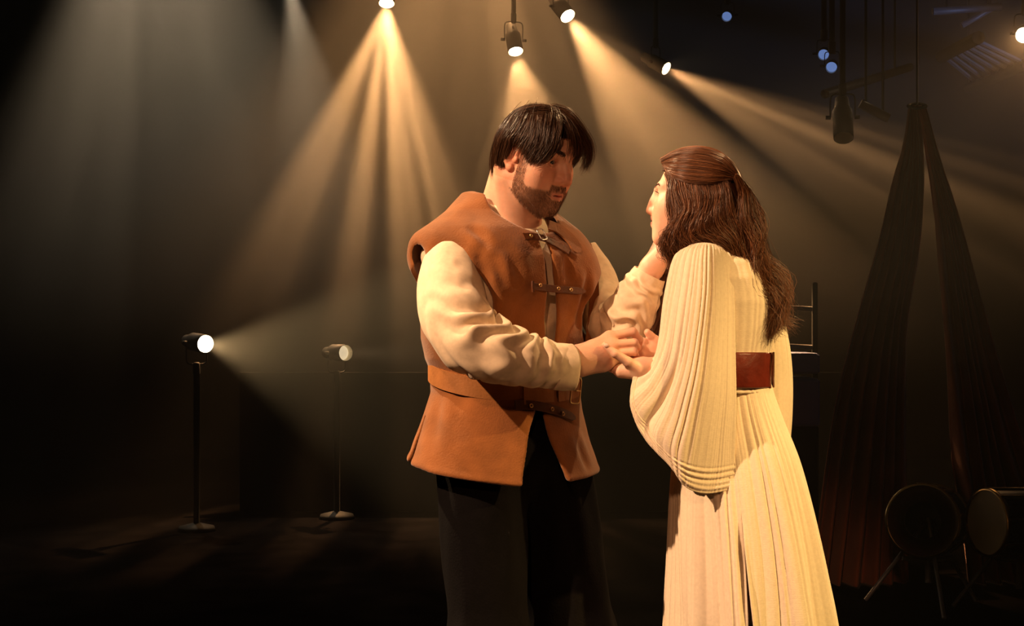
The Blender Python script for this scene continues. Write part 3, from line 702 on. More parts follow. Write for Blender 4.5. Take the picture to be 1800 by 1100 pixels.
# ---- hair of the vest wearer
hm_field = lambda P: field(hp, np.asarray(P))
def HG(pts, prims=None, f=None):            # a guide: (px, py, lift above the skin)
    return [hit(f or hm_field, x, y, l) for x, y, l in pts]
def resk(G, f, lift):                       # keep guide points at least `lift` off the skull
    return G
cranM = [ell(LM(0, -.006, .035), (.079, .082, .085), RM), ell(LM(0, -.03, .01), (.069, .066, .093), RM, .03)]
cr_f = lambda P: field(cranM, np.asarray(P))
side = [HG(g, f=cr_f) for g in [
    [(974, 195, .006), (983, 213, .014), (982, 238, .016), (972, 260, .013), (958, 279, .010)],
    [(964, 190, .006), (968, 212, .014), (963, 240, .015), (953, 264, .012), (942, 284, .008)],
    [(952, 187, .006), (950, 210, .014), (944, 238, .013), (934, 262, .010), (926, 281, .007)],
    [(938, 187, .006), (929, 208, .013), (920, 230, .012), (913, 243, .009), (909, 252, .007)],
    [(924, 191, .006), (909, 212, .012), (897, 234, .011), (890, 250, .009), (885, 266, .008)],
    [(910, 199, .006), (893, 221, .012), (882, 248, .011), (875, 276, .010), (872, 298, .010)]]]
bangs = [HG(g, f=cr_f) for g in [
    [(976, 195, .006), (994, 212, .014), (1004, 238, .016), (1003, 264, .013), (992, 284, .012)],
    [(980, 197, .006), (1002, 216, .014), (1014, 240, .018), (1016, 266, .015), (1008, 290, .012)]]]
fringe = [HG(g, f=cr_f) for g in [
    [(962, 188, .004), (990, 194, .014), (1014, 222, .018), (1028, 256, .020), (1024, 296, .014)],
    [(970, 190, .006), (1000, 202, .016), (1024, 232, .024), (1036, 264, .026), (1030, 300, .024)],
    [(978, 196, .006), (1006, 212, .015), (1026, 240, .022), (1033, 268, .024), (1020, 302, .020)]]]
back = [HG(g, f=cr_f) for g in [
    [(900, 204, .008), (880, 230, .012), (871, 260, .014), (866, 288, .016), (867, 313, .016)],
    [(903, 208, .008), (885, 234, .010), (876, 262, .012), (871, 288, .013), (873, 313, .012)],
    [(903, 214, .008), (889, 242, .010), (880, 266, .010), (877, 288, .011), (880, 312, .010)],
    [(908, 226, .008), (899, 248, .009), (892, 268, .008), (887, 288, .007), (887, 304, .006)]]]
topc = [HG(g, f=cr_f) for g in [
    [(896, 208, .006), (918, 192, .012), (945, 185, .014), (970, 189, .014), (996, 206, .012)],
    [(893, 216, .006), (916, 204, .012), (945, 197, .014), (968, 199, .013), (990, 214, .012)],
    [(890, 226, .006), (912, 217, .011), (940, 210, .013), (962, 210, .013), (982, 224, .012)]]]
sets = [sheet(side, 6000, (.0025, .0050), 12, .0045, 1.5, .4, 30, .85), sheet(bangs, 60, (.003, .005), 12, .003, 1.2, .3, 9, .8), sheet(fringe, 380, (.0035, .006), 12, .004, 1.2, .3, 9, .85),
        sheet(back, 2600, (.003, .0035), 10, .0015, 1.4, .4, 14, .6), sheet(topc, 350, (.003, .004), 10, .001, 1, .3, 16, .6)]
far = [mirror(sheet(g, n, (.003, .004), 10, 0, 1, .3), HM, RM) for g, n in ((side, 1800), (back, 900), (topc, 500))]
fly = sheet(side + fringe[:1], 110, (.006, .012), 12, .006, 1.3, .3)
hair = hair_object('hair', sets + far + [fly], M['hair_dark'], man, (.058, .026, .012), .55, (.00048, .00014))
# scalp under the strands
def scalp(prims, L, keep, xs, ys, zs, name, mat_, parent, col):
    D = grid_field(prims, xs, ys, zs); V, Q = nets(D, xs, ys, zs); k = keep(V)
    Q = Q[k[Q].all(1)]; u = np.unique(Q); mp_ = np.full(len(V), -1); mp_[u] = np.arange(len(u))
    return mesh_obj(name, V[u], mp_[Q], mat_, parent, np.tile(col, (len(u), 1)))
def keepM(V):
    q = (V - HM) @ RM; x, y, z = q.T
    return (z > .055 + .25 * np.clip(-y - .05, 0, 1)) | ((y > -.035) & (z > .040)) | ((y > .010) & (z > -.045))
scalpM = scalp(cranM, LM, keepM, np.arange(HM[0] - .13, HM[0] + .13, .003), np.arange(HM[1] - .13, HM[1] + .13, .003), np.arange(HM[2] - .12, HM[2] + .15, .003), 'scalp_hair', M['hair_dark'], hair, (.018, .009, .006))

# ---- vest, shirt and trousers as distance fields in the torso frame
zt = [.99, 1.03, 1.10, 1.16, 1.20, 1.25, 1.275, 1.32, 1.42, 1.50, 1.56, 1.60, 1.64]
ta = [.242, .232, .206, .184, .174, .176, .190, .201, .205, .196, .160, .11, .08]
tb = [.190, .178, .158, .143, .134, .137, .147, .154, .154, .142, .118, .09, .075]
tx = [-.010, -.010, -.008, -.004, 0, 0, 0, .0, .0, 0, 0, 0, 0]
ty = [.005, .005, .005, .005, .005, .004, .003, .0, -.003, 0, .008, .012, .015]
def torso_d(X, Y, Z, grow=0.0):
    a = np.interp(Z, zt, ta) + grow; b = np.interp(Z, zt, tb) + grow; x = (X - np.interp(Z, zt, tx)) / a; y = (Y - np.interp(Z, zt, ty)) / b
    k0 = np.sqrt(x * x + y * y) + 1e-6; k1 = np.sqrt((x / a) ** 2 + (y / b) ** 2) + 1e-6
    return np.maximum(k0 * (k0 - 1) / k1, (Z - 1.625))
srL, slL = toL(sh_r), toL(sh_l)
def body_d(X, Y, Z, grow=0.0):
    d = torso_d(X, Y, Z, grow)
    for sx in (-1, 1):
        d = smin(d, pd(cap((sx * .06, .022, 1.585), (sx * .186, .012, 1.500), .046 + grow, .060 + grow), X, Y, Z), .06)
        d = smin(d, pd(ell((sx * .10, -.06, 1.45), (.09, .085, .11)), X, Y, Z) - grow, .05)
    return d
creases = []                                # (a, b, depth, width) folds pressed into the suede, torso-local
def add_crease(pts, depth, width):
    P = [toL(hit(lambda p: body_d(*np.moveaxis(toL(p), -1, 0)), x, y)) for x, y in pts]
    creases.append((P, depth, width))
for pts, dp, wd_ in [([(838, 432), (850, 470), (857, 520), (868, 590)], .011, .010), ([(862, 446), (874, 475), (886, 508)], .008, .009),
                    ([(822, 398), (846, 416), (862, 440)], .005, .008),
                    ([(880, 425), (905, 470), (915, 500)], .004, .012), ([(1030, 470), (1022, 540), (1012, 580)], .010, .009),
                    ([(990, 440), (996, 480), (1000, 500)], .006, .009), ([(775, 690), (768, 740), (760, 800)], .006, .012),
                    ([(800, 690), (820, 720)], .003, .012),
                    ([(1005, 760), (1020, 800), (1032, 830)], .005, .01), ([(800, 640), (830, 620), (862, 615)], .006, .009),
                    ([(880, 640), (900, 610), (915, 590)], .005, .010), ([(930, 640), (940, 610), (945, 590)], .004, .008)]:
    add_crease(pts, dp, wd_)
def vest_fold(X, Y, Z):
    P = np.stack(np.broadcast_arrays(X, Y, Z), -1)
    d = .0035 * vnoise(P * np.array([14, 14, 5])) + .002 * vnoise(P * 22)
    for Pl, dp, w in creases:
        q = np.full(np.shape(X), 9.0); tt = np.zeros(np.shape(X)); ns_ = len(Pl) - 1
        for k, (a, b) in enumerate(zip(Pl[:-1], Pl[1:])):
            ba = b - a; t = np.clip(((X - a[0]) * ba[0] + (Y - a[1]) * ba[1] + (Z - a[2]) * ba[2]) / (ba @ ba), 0, 1)
            e = np.sqrt((X - a[0] - t * ba[0]) ** 2 + (Y - a[1] - t * ba[1]) ** 2 + (Z - a[2] - t * ba[2]) ** 2); m = e < q; q[m] = e[m]; tt[m] = (k + t[m]) / ns_
        dp = dp * np.sin(np.pi * np.clip(tt, 0, 1)) ** .8
        w = w * 1.4; d = d - dp * np.exp(-(q / w) ** 2) + dp * .45 * np.exp(-((q - 1.9 * w) / w) ** 2)
    return d
lx, ly, lz = np.arange(-.31, .31, .0033), np.arange(-.25, .26, .0033), np.arange(.99, 1.655, .0033)
GX, GY, GZ = lx[:, None, None], ly[None, :, None], lz[None, None, :]
BD = body_d(GX, GY, GZ).astype(np.float32)
near = np.abs(BD) < .05
fo = np.zeros_like(BD); ii = np.nonzero(near); fo[ii] = vest_fold(lx[ii[0]], ly[ii[1]], lz[ii[2]])
BDf = BD - fo
hem_z = 1.036 + .16 * GY + .003 * np.sin(GX * 22)
shell = np.abs(BDf) - .0052 - .0024 * np.exp(-((GZ - hem_z - .008) / .007) ** 2)
armR = [cap(srL + np.array([-.012, -.004, -.070]), toL(W(792, 560, 3.32)), .088, .10), cap(srL + np.array([-.06, -.01, -.085]), srL + np.array([-.3, -.05, -.16]), .072, .1)]
armL = [cap(slL + np.array([.012, -.004, -.052]), toL(W(1075, 560, 3.56)), .078, .08), cap(slL + np.array([.07, -.01, -.06]), slL + np.array([.3, -.05, -.12]), .075, .1)]
for p in armR + armL: shell = smax(shell, -pd(p, GX, GY, GZ), .006)
shell = smax(shell, np.abs(GX) - .240, .006)
shell = smax(shell, -pd(cap((0, .015, 1.60), (0, -.03, 1.70), .070, .085), GX, GY, GZ), .008)
shell = smax(shell, -pd(ell((0, -.052, 1.612), (.087, .108, .066), Rx(14)), GX, GY, GZ), .008)
gap = .011 + .34 * np.clip(1.16 - GZ, 0, 1) + .006 * np.exp(-((GZ - 1.36) / .05) ** 2); gc = -.030 * sstep(1.25, 1.10, GZ) - .006
shell = smax(shell, np.minimum(gap - np.abs(GX - gc), -GY), .006)
shell = smax(shell, hem_z - GZ, .006)
for sx in (-1, 1):                          # side slits of the skirt of the vest
    shell = smax(shell, np.minimum(np.minimum(.003 + .08 * np.clip(1.14 - GZ, 0, 1) - np.abs(GY - .055), sx * GX), 1.15 - GZ), .004)
V, Q = nets(shell.astype(np.float32), lx, ly, lz); V = relax(V, Q, 1, .5)
vest = mesh_obj('vest', toW(V), Q, M['suede'], man)
vest_world = lambda P: body_d(*np.moveaxis(toL(P), -1, 0))
# shirt body, seen in the gap of the vest and at the neck
sd = BD + .024 - .003 * np.sin(GX * 60 + 3 * np.sin(GZ * 30)) * (GY < 0)
sd = smax(sd, GZ - 1.612, .01); sd = smax(sd, 1.17 - GZ, .01)
sd = smax(sd, -pd(cap((0, .015, 1.59), (0, -.02, 1.75), .064, .08), GX, GY, GZ), .006)
V, Q = nets(sd[::2, ::2, ::2].astype(np.float32), lx[::2], ly[::2], lz[::2]); V = relax(V, Q, 2, .5)
shirt = mesh_obj('shirt', toW(V), Q, M['linen'], man)
# collar band
th = np.linspace(-math.pi / 2 + .14, 1.5 * math.pi - .10, 60)
ring = []
for h, g in ((0, .004), (.012, .002), (.026, 0), (.034, .001)):
    ring.append(np.stack([(.073 - g + .004 * (1 - h / .03)) * np.cos(th), -.006 + (.070 - g) * np.sin(th) - .010 * (np.sin(th) < 0) * np.sin(th) ** 2, 1.586 + h + .022 * np.sin(th)], 1))
collar = solidify(mesh_obj('collar', toW(np.array(ring).reshape(-1, 3)), gridf(4, 60), M['linen'], shirt), .003, 0)
cb = toW(np.array([-.0202, -.0855, 1.582])); nb_ = TMR @ np.array([-.28, -.96, 0])
mesh_obj('button', *lathe([(.0001, .003), (.004, .003), (.006, .002), (.0062, 0), (.004, -.002), (.0001, -.002)], 16, cb, nb_), M['linen'], shirt)
# sleeves with bunched folds
def fold_r(u, a):
    elb = np.exp(-((u - .50) / .16) ** 2); fore = sstep(.45, .62, u) * sstep(.97, .88, u); up = sstep(.05, .2, u) * sstep(.5, .35, u)
    n = vn2(u * 7 + .35 * np.sin(a * 1), np.cos(a) * 1.6 + 5, np.sin(a) * 1.6)
    ph = 2 * np.pi * (u * 10 + .55 * np.sin(a + .6) + .8 * n)
    rd = np.abs(np.cos(ph * .5)) ** 1.6 * 1.5 - .6
    w = vn2(u * 16, np.cos(a) * 3 + 9, np.sin(a) * 3)
    lon = np.sin(3 * a + 6 * u + 2 * n)
    w2 = vn2(u * 26 + a, np.cos(a) * 5 + 2, np.sin(a) * 5)
    return .0012 * w2 + .0125 * elb * rd + .009 * fore * rd + .0022 * w * (.4 + elb + fore) + .003 * up * lon
G, Q = sleeve([W(800, 445, 3.45), W(793, 478, 3.405), W(795, 540, 3.345), W(822, 595, 3.30), W(872, 620, 3.29), W(932, 635, 3.32), W(988, 644, 3.352)],
              [.050, .067, .0725, .068, .062, .0535, .0480], fold=fold_r, nl=170, ns=90, inner=(.75, -.25, .62))
slv = solidify(mesh_obj('sleeve', G.reshape(-1, 3), Q, M['linen'], shirt), .0025)
G2, Q2 = sleeve([W(972, 644, 3.345), W(988, 645.5, 3.352), W(1003, 646, 3.360)], [.0495, .0505, .0495], nl=12, ns=60,
                fold=lambda u, a: .0012 * np.sin(3 * a) + .001 * np.sin(5 * a + 2))
solidify(mesh_obj('cuff', G2.reshape(-1, 3), Q2, M['linen'], shirt), .004)
G, Q = sleeve([W(1014, 445, 3.71), W(1036, 485, 3.70), W(1058, 540, 3.64), W(1084, 578, 3.575), W(1108, 550, 3.56), W(1128, 508, 3.555), W(1142, 481, 3.55)],
              [.05, .056, .056, .058, .056, .047, .038], fold=lambda u, a: fold_r(u, a + 2.5) * .7, nl=150, ns=80, inner=(.2, -.6, .75))
solidify(mesh_obj('sleeve', G.reshape(-1, 3), Q, M['linen'], shirt), .0025)
# trousers and boots
tp = [ell(toW((0, .0, 1.10)), (.152, .115, .13), TMR, .03), cap(hipR, kneeR, .103, .088, .04), cap(kneeR, W(860, 1560, 3.50), .088, .072, .03),
      cap(W(962, 850, 3.62), kneeL, .100, .098, .04), cap(kneeL, W(1018, 1525, 3.65), .098, .075, .03)]
xs = np.arange(-.24, .42, .008); ys = np.arange(3.28, 3.86, .008); zs = np.arange(.06, 1.25, .008)
D = grid_field(tp, xs, ys, zs)
GXw, GYw, GZw = np.meshgrid(xs, ys, zs, indexing='ij', sparse=True)
m_ = np.abs(D) < .04; ii = np.nonzero(m_); Pw = np.stack([xs[ii[0]], ys[ii[1]], zs[ii[2]]], 1)
D[ii] -= (.010 * vnoise(Pw * np.array([16, 16, 3.2]) + 3) + .005 * vnoise(Pw * np.array([30, 30, 8]))).astype(np.float32)
D = np.maximum(D, 1.2 - 0 * D + 0 - 1.2 + (.09 - GZw)).astype(np.float32)
V, Q = nets(D, xs, ys, zs); V = relax(V, Q, 2, .5)
mesh_obj('trousers', V, Q, M['trouser'], man)
for an in (ankR, ankL):
    fdir = TMR @ np.array([0, -1., 0]); b0 = np.array([an[0], an[1], .06])
    bp = [cap(b0 + [0, 0, .20], b0 + [0, 0, .02], .055, .048, .03), cap(b0, b0 + fdir * .17 + [0, 0, -.018], .048, .036, .03), cap(b0 - fdir * .03 + [0, 0, -.01], b0 + fdir * .10 + [0, 0, -.015], .042, .044, .03)]
    xs = np.arange(b0[0] - .2, b0[0] + .3, .006); ys = np.arange(b0[1] - .3, b0[1] + .2, .006); zs = np.arange(-.02, .34, .006)
    D = grid_field(bp, xs, ys, zs); D = np.maximum(D, .002 - zs[None, None]).astype(np.float32); V, Q = nets(D, xs, ys, zs)
    mesh_obj('boot', relax(V, Q, 1), Q, M['boot'], man)
# belt round the vest
def around(zf, n, grow, a0, a1):
    th = np.linspace(a0, a1, n); out = []
    for t in th:
        y = 0
        for _ in range(4):
            z = zf(t, y); a = np.interp(z, zt, ta) + grow; b = np.interp(z, zt, tb) + grow; x = np.interp(z, zt, tx) + a * math.cos(t); y = np.interp(z, zt, ty) + b * math.sin(t)
        out.append((x, y, z, t))
    return np.array(out)
zbelt = lambda t, y: 1.232 + .22 * y
R_ = around(zbelt, 120, .0065, -math.pi / 2 + .18, 1.5 * math.pi + .10)
nr = np.stack([np.cos(R_[:, 3]) / .175, np.sin(R_[:, 3]) / .135, 0 * R_[:, 3]], 1); nr /= np.linalg.norm(nr, axis=1)[:, None]
bv, bf = strap(R_[:, :3], nr, .044, .004)
belt = mesh_obj('belt', toW(bv), bf, M['tan_leather'], man, smooth=False)
def on_vest(px, py, off): return hit(vest_world, px, py, off)
def strap_px(name, pts, width, thick, mat_, parent, off=.010, n=24, tip=False):
    P = crom(np.array([on_vest(x, y, off) for x, y in pts]), n); N = grad(vest_world, P)
    w = np.full(n, width)
    if tip: w[-3:] = width * np.array([.95, .75, .35])
    V, Fq = strap(P, N, w, thick); return mesh_obj(name, V, Fq, mat_, parent, smooth=False)
def rivet(px, py, parent, r=.0042, off=.0135):
    p = on_vest(px, py, off); n = grad(vest_world, p[None])[0]
    t = np.linspace(0, 2 * np.pi, 8)
    mesh_obj('eyelet', *lathe([(r * .5, .0), (r * .62, .0016), (r * .85, .0018), (r, .0008), (r, -.001)], 14, p, n), M['brass'], parent)
def buckle(px, py, w, h, parent, ang=0, off=.014, r=.0018, mat_='brass'):
    p = on_vest(px, py, off); n = grad(vest_world, p[None])[0]; ux = nrm(np.cross([0, 0, 1.], n)); uy = np.cross(n, ux)
    c, s = math.cos(ang), math.sin(ang); ex, ey = ux * c + uy * s, uy * c - ux * s
    k = .22; cr = []
    for t in np.linspace(0, 2 * np.pi, 33):
        e = .35; cx = math.copysign(abs(math.cos(t)) ** e, math.cos(t)); sy = math.copysign(abs(math.sin(t)) ** e, math.sin(t)); cr.append(p + ex * w / 2 * cx + ey * h / 2 * sy)
    a = tube(cr, r, 6, False); b = tube([p - ex * w / 2, p, p + ex * w * .55], r * .8, 6)
    mesh_obj('buckle', *jn([a, b]), M[mat_], parent)
buckle(1012, 686, .052, .058, belt, -.1, .016, .0022)
strap_px('belt_loop', [(930, 676), (930, 692), (931, 712)], .03, .003, M['tan_leather'], belt, .012, 8)
s1 = strap_px('strap', [(936, 503), (960, 506), (990, 509), (1028, 512)], .016, .003, M['leather'], vest, .008, 24, True)
for x, y in ((950, 501), (982, 507), (1004, 509)): rivet(x, y, s1)
strap_px('strap_keeper', [(936, 494), (936, 503), (937, 513)], .007, .003, M['leather'], s1, .011, 6)
s2 = strap_px('strap', [(920, 416), (938, 416), (958, 420), (980, 431), (1000, 443)], .017, .003, M['leather'], vest, .008, 24)
rivet(934, 414, s2); buckle(953, 412, .020, .026, s2, .2, .014, .0013, 'steel')
s3 = strap_px('strap', [(905, 712), (935, 712), (962, 717), (985, 724), (1010, 735)], .021, .0035, M['leather'], vest, .012, 26, True)
for x, y in ((934, 713), (971, 719), (990, 727)): rivet(x, y, s3, .0048, .018)
# loose tongue of hide hanging from the far shoulder panel
strap_px('flap', [(962, 395), (985, 405), (1006, 425), (1016, 445)], .034, .003, M['suede'], vest, .010, 16, True)
P_ = crom(np.array([W(1030, 428, 3.615), W(1040, 462, 3.60), W(1044, 510, 3.585), W(1042, 560, 3.58), W(1036, 606, 3.58)]), 24)
mesh_obj('side_strap', *strap(P_, np.tile(nrm((.35, -.93, .0)), (24, 1)), .024, .004), M['suede'], vest, smooth=False)
# ------------------------------------------------------------------ PERSON in the long dress
HW, RW, SW = W(1226, 356, 3.50), Rz(-105) @ Rx(-4), .92
TW0 = np.array([.465, 3.52, 0.0]); TWR = Rz(-108)
wL = lambda P: (np.asarray(P) - TW0) @ TWR
wW = lambda P: np.asarray(P) @ TWR.T + TW0
woman = thing('person', 'person in long cream pleated dress with red belt and wavy brown hair', 'person', (.49, 3.52, 0))
hpw, LW = head_prims(HW, RW, SW, True)
wp = list(hpw)
wsl, wel, wwr = W(1236, 462, 3.41), W(1232, 640, 3.43), W(1130, 648, 3.375)
wsr, wer, wwrr = W(1300, 465, 3.66), W(1318, 635, 3.70), W(1172, 632, 3.475)
wp += [cap(LW(0, .022, -.05), wW((0, .02, 1.47)), .045, .050, .03), cap(LW(0, -.01, -.07), wW((0, -.02, 1.47)), .036, .042, .03),
       ell(wW((0, 0, 1.38)), (.125, .085, .13), TWR, .04), ell(wW((0, 0, 1.22)), (.105, .08, .12), TWR, .04), ell(wW((0, 0, 1.02)), (.13, .10, .14), TWR, .05),
       cap(wW((.04, .01, 1.46)), wsl, .036, .036, .03), cap(wW((-.04, .01, 1.46)), wsr, .036, .036, .03),
       cap(wsl, wel, .036, .030, .02), cap(wel, wwr, .030, .0225, .015), cap(wsr, wer, .036, .03, .02), cap(wer, wwrr, .03, .0225, .015)]
for sx in (-1, 1):
    h = wW((sx * .06, -.01, .92)) + [.015, 0, 0]; k_ = wW((sx * .065, -.03, .50)) + [.02, 0, 0]; a_ = wW((sx * .07, -.02, .08)) + [.02, 0, 0]
    wp += [cap(h, k_, .06, .045, .03), cap(k_, a_, .05, .035, .02), cap(a_ + [0, 0, -.035], a_ + TWR @ np.array([0, -.13, -.05]), .035, .026, .02)]
# near hand: palm under the other one's fist, thumb laid over its back
nm = [W(1100, 640, 3.405), W(1098, 646, 3.395), W(1094, 650, 3.385), W(1090, 652, 3.378)]
wp += hand_prims(wwr, nm, [
    ([nm[0], W(1078, 626, 3.445), W(1086, 612, 3.46), W(1096, 606, 3.462)], (.0095, .0085, .0078, .0068)),
    ([nm[1], W(1072, 636, 3.435), W(1074, 622, 3.455), W(1082, 612, 3.462)], (.0095, .0085, .0078, .0068)),
    ([nm[2], W(1070, 644, 3.42), W(1066, 634, 3.44), W(1072, 624, 3.45)], (.009, .008, .0074, .0066)),
    ([nm[3], W(1074, 648, 3.395), W(1066, 644, 3.41), W(1064, 638, 3.42)], (.0085, .0076, .007, .0062))],
    (.0135, .0135, .013, .0125), ([W(1122, 648, 3.362), W(1104, 636, 3.350), W(1081, 621, 3.342), W(1063, 606, 3.344)], (.0150, .0105, .0088, .0066)))
# far hand closing from behind
fm = [W(1146, 606, 3.46), W(1142, 614, 3.455), W(1140, 622, 3.45), W(1140, 630, 3.45)]
wp += hand_prims(wwrr, fm, [
    ([fm[0], W(1130, 600, 3.445), W(1122, 610, 3.435), W(1116, 618, 3.435)], (.0095, .0085, .0078, .0068)),
    ([fm[1], W(1128, 612, 3.435), W(1118, 622, 3.43), W(1112, 628, 3.43)], (.0095, .0085, .0078, .0068)),
    ([fm[2], W(1127, 624, 3.43), W(1118, 632, 3.425), W(1112, 636, 3.428)], (.009, .008, .0074, .0066)),
    ([fm[3], W(1128, 634, 3.43), W(1120, 638, 3.428), W(1114, 640, 3.43)], (.0085, .0076, .007, .0062))],
    (.0125, .0125, .012, .0115), ([W(1162, 616, 3.46), W(1152, 598, 3.455), W(1143, 590, 3.45), W(1138, 584, 3.445)], (.0135, .0105, .0092, .0078)))
xs = axis_coords(.15, .80, .0019, [(.19, .345), (.27, .53)], .008)
ys = axis_coords(3.28, 3.95, .0019, [(3.32, 3.63)], .008)
zs = axis_coords(.01, 1.76, .0019, [(1.235, 1.345), (1.49, 1.75)], .009)
D = grid_field(wp, xs, ys, zs); D = np.maximum(D, .006 - zs[None, None]).astype(np.float32)
V, Q = nets(D, xs, ys, zs); V = relax(V, Q, 1, .4)
colw, _ = face_colour(V, HW, RW, SW, (.84, .52, .37), (.66, .22, .18), None, .009)
mesh_obj('body', V, Q, M['skin'], woman, colw)
nl = W(1066, 607, 3.336); mesh_obj('thumb_nail', *jn([(lambda V, Fq: ((V - V.mean(0)) @ np.diag([1, .35, .75]) + nl, Fq))(*lathe([(.0058 * math.sin(t) + 1e-6, .0058 * math.cos(t)) for t in np.linspace(0, np.pi, 9)], 14, nl, (0, -1, 0)))]), M['nail'], woman)
eyeballs(woman, HW, RW, SW, W(985, 295, 3.5), (.09, .05, .03))
brow(woman, hpw, HW, RW, SW, 110, (.06, .028, .013), (.0004, .00015), .0010, .0045)
for sx in (-1, 1):
    lash = []
    for i in range(26):
        u = i / 25; a = LW(sx * (.0195 + .024 * u), -.0915 + .010 * (2 * u - 1) ** 2, .0165 - .004 * (2 * u - 1) ** 2); d = RW @ np.array([sx * (u - .35) * .7, -1, .35])
        lash.append(np.stack([a + d * .009 * t + np.array([0, 0, .002 * t * t]) for t in np.linspace(0, 1, 4)]))
    hair_object('eyelash', [np.array(lash)], M['hair_dark'], woman, (.012, .007, .005), .2, (.0004, .00015))

# ---- dress: bodice, skirt with a slit, two bell sleeves
def pleat(x, seed=0.0, sharp=1.0):          # unevenly gathered pleats, x in pleats
    w = x + 1.1 * vn2(x * .35, seed, 1.7) + .4 * vn2(x * .9, seed, 8.1)
    a = np.clip(.55 + .9 * vn2(x * .45, seed + 3, 4.4), .08, 1.3)
    return ((np.abs(np.sin(np.pi * w)) ** (sharp * 1.35)) - .45) * a
zb = np.array([1.203, 1.212, 1.25, 1.29, 1.34, 1.40, 1.45, 1.485, 1.51, 1.525])
ba = np.array([.124, .121, .119, .122, .134, .148, .152, .140, .100, .072])
bb = np.array([.101, .098, .096, .098, .108, .114, .106, .090, .070, .060])
n, m = 70, 260; zz = np.linspace(zb[0], zb[-1], n); th = np.linspace(0, 2 * np.pi, m, endpoint=False)
A, B = np.interp(zz, zb, ba)[:, None], np.interp(zz, zb, bb)[:, None]
d = .0026 * pleat(th[None] * 44 / 6.283 * 1.0 + 0 * zz[:, None], 2.0) * sstep(1.53, 1.45, zz)[:, None]
X = (A + d) * np.cos(th); Y = .004 + (B + d) * np.sin(th); Zg = zz[:, None] + 0 * th
dress_bod = mesh_obj('bodice', wW(np.stack([X, Y, Zg], -1).reshape(-1, 3)), gridf(n, m, cv=True)[:, ::-1], M['gauze'], woman)
solidify(dress_bod, .002, 1)
# skirt
sk = np.array([  # py, left px, right px, half depth
    (674, 1210, 1354, .104), (700, 1202, 1362, .116), (740, 1194, 1377, .130), (800, 1186, 1401, .150), (870, 1182, 1421, .165), (950, 1180, 1440, .178),
    (1030, 1178, 1455, .190), (1100, 1176, 1467, .200), (1300, 1166, 1500, .225), (1500, 1156, 1530, .245), (1640, 1150, 1548, .255)], float)
n, m = 200, 520; py = crom(sk, n); SD = 3.52
cx = ((py[:, 1] + py[:, 2]) / 2 - 900) * SD / F; ax_ = (py[:, 2] - py[:, 1]) / 2 * SD / F; zc = np.maximum(CAMZ + (550 - py[:, 0]) * SD / F, .012)
slit = np.radians(-99.0); t = np.linspace(0, 1, n)[:, None]
g = .0002 + .17 * np.clip((.885 - zc) / .885, 0, 1)[:, None]                 # half opening of the slit, radians
th = slit + g + np.linspace(0, 1, m)[None] * (2 * np.pi - 2 * g)
warp = .05 * vn2(th * 1.2, t * 2.2, 3.3)
pl = pleat(th * 40 / 6.283 + warp * 8, 5.0, .9); pb = np.sin(th * 9 + 2 * vn2(th * .8, t * 1.3, 6.0)); pf = pleat(th * 120 / 6.283, 7.0)
amp = .0035 + .007 * sstep(0, .45, t)
d = amp * pl + (.001 + .012 * sstep(.15, .8, t)) * pb + .0012 * pf
edge = np.minimum(np.linspace(0, 1, m), np.linspace(1, 0, m))[None]
d = d * (1 - (1 - sstep(.42, .5, t)) * np.exp(-(edge / .012) ** 2)) + .006 * np.exp(-(edge / .004) ** 2) * sstep(.5, .62, t)
X = cx[:, None] + (ax_[:, None] + d) * np.cos(th); Y = SD + (py[:, 3][:, None] + d) * np.sin(th); Zg = zc[:, None] + 0 * th
skirt = solidify(mesh_obj('skirt', np.stack([X, Y, Zg], -1).reshape(-1, 3), gridf(n, m)[:, ::-1], M['gauze'], woman), .0022, 1)
# near bell sleeve: rows run from the shoulder seam to the hem, columns front edge -> back edge over the near side
rows = [
    ([(1203, 438), (1213, 431), (1226, 428), (1240, 427), (1254, 429), (1265, 433), (1274, 440)], 3.405, .022),
    ([(1184, 456), (1198, 450), (1216, 448), (1235, 447), (1254, 448), (1270, 451), (1284, 457)], 3.390, .048),
    ([(1168, 522), (1184, 524), (1204, 526), (1228, 527), (1252, 528), (1272, 528), (1289, 528)], 3.376, .062),
    ([(1160, 592), (1170, 612), (1188, 627), (1212, 636), (1240, 641), (1266, 642), (1291, 640)], 3.372, .066),
    ([(1151, 629), (1149, 664), (1163, 698), (1190, 722), (1225, 736), (1260, 741), (1292, 738)], 3.374, .064),
    ([(1134, 638), (1121, 690), (1136, 742), (1172, 782), (1215, 801), (1256, 806), (1293, 800)], 3.374, .058),
    ([(1119, 644), (1109, 700), (1130, 766), (1180, 822), (1206, 856), (1244, 867), (1293, 858)], 3.374, .045)]
ctrl = []
for pts, dc, bg in rows:
    s = np.linspace(0, 1, 7); near_ = [W(x, y, dc - bg * math.sin(math.pi * min(max(k, .0), 1))) for (x, y), k in zip(pts, s)]
    far_ = [W(x * .9 + .1 * 1225 + 1, y, dc + bg * .75 * math.sin(math.pi * k)) for (x, y), k in zip(pts[5:0:-1], s[5:0:-1])]
    ctrl.append(near_ + far_)
ctrl = np.array(ctrl)
nu, nv = 170, 420
G = crom(ctrl, nu); G = np.swapaxes(crom(np.swapaxes(G, 0, 1), nv, closed=True), 0, 1)
N = gnorm(G, cv=True)
v = np.arange(nv)[None] / nv * 12; u = np.linspace(0, 1, nu)[:, None]
pd_ = .0055 * pleat(v * 2.5 + .45 * vn2(v, u * 2.5, 2.0), 11.0) * sstep(0, .12, u) * (1 - .65 * sstep(.72, .92, u)) + .0011 * pleat(v * 8 + .5 * vn2(v * 2, u * 4, 1.0), 15.0) + .005 * vn2(v * 1.1, u * 3.5, 9.0) * sstep(.25, .6, u)
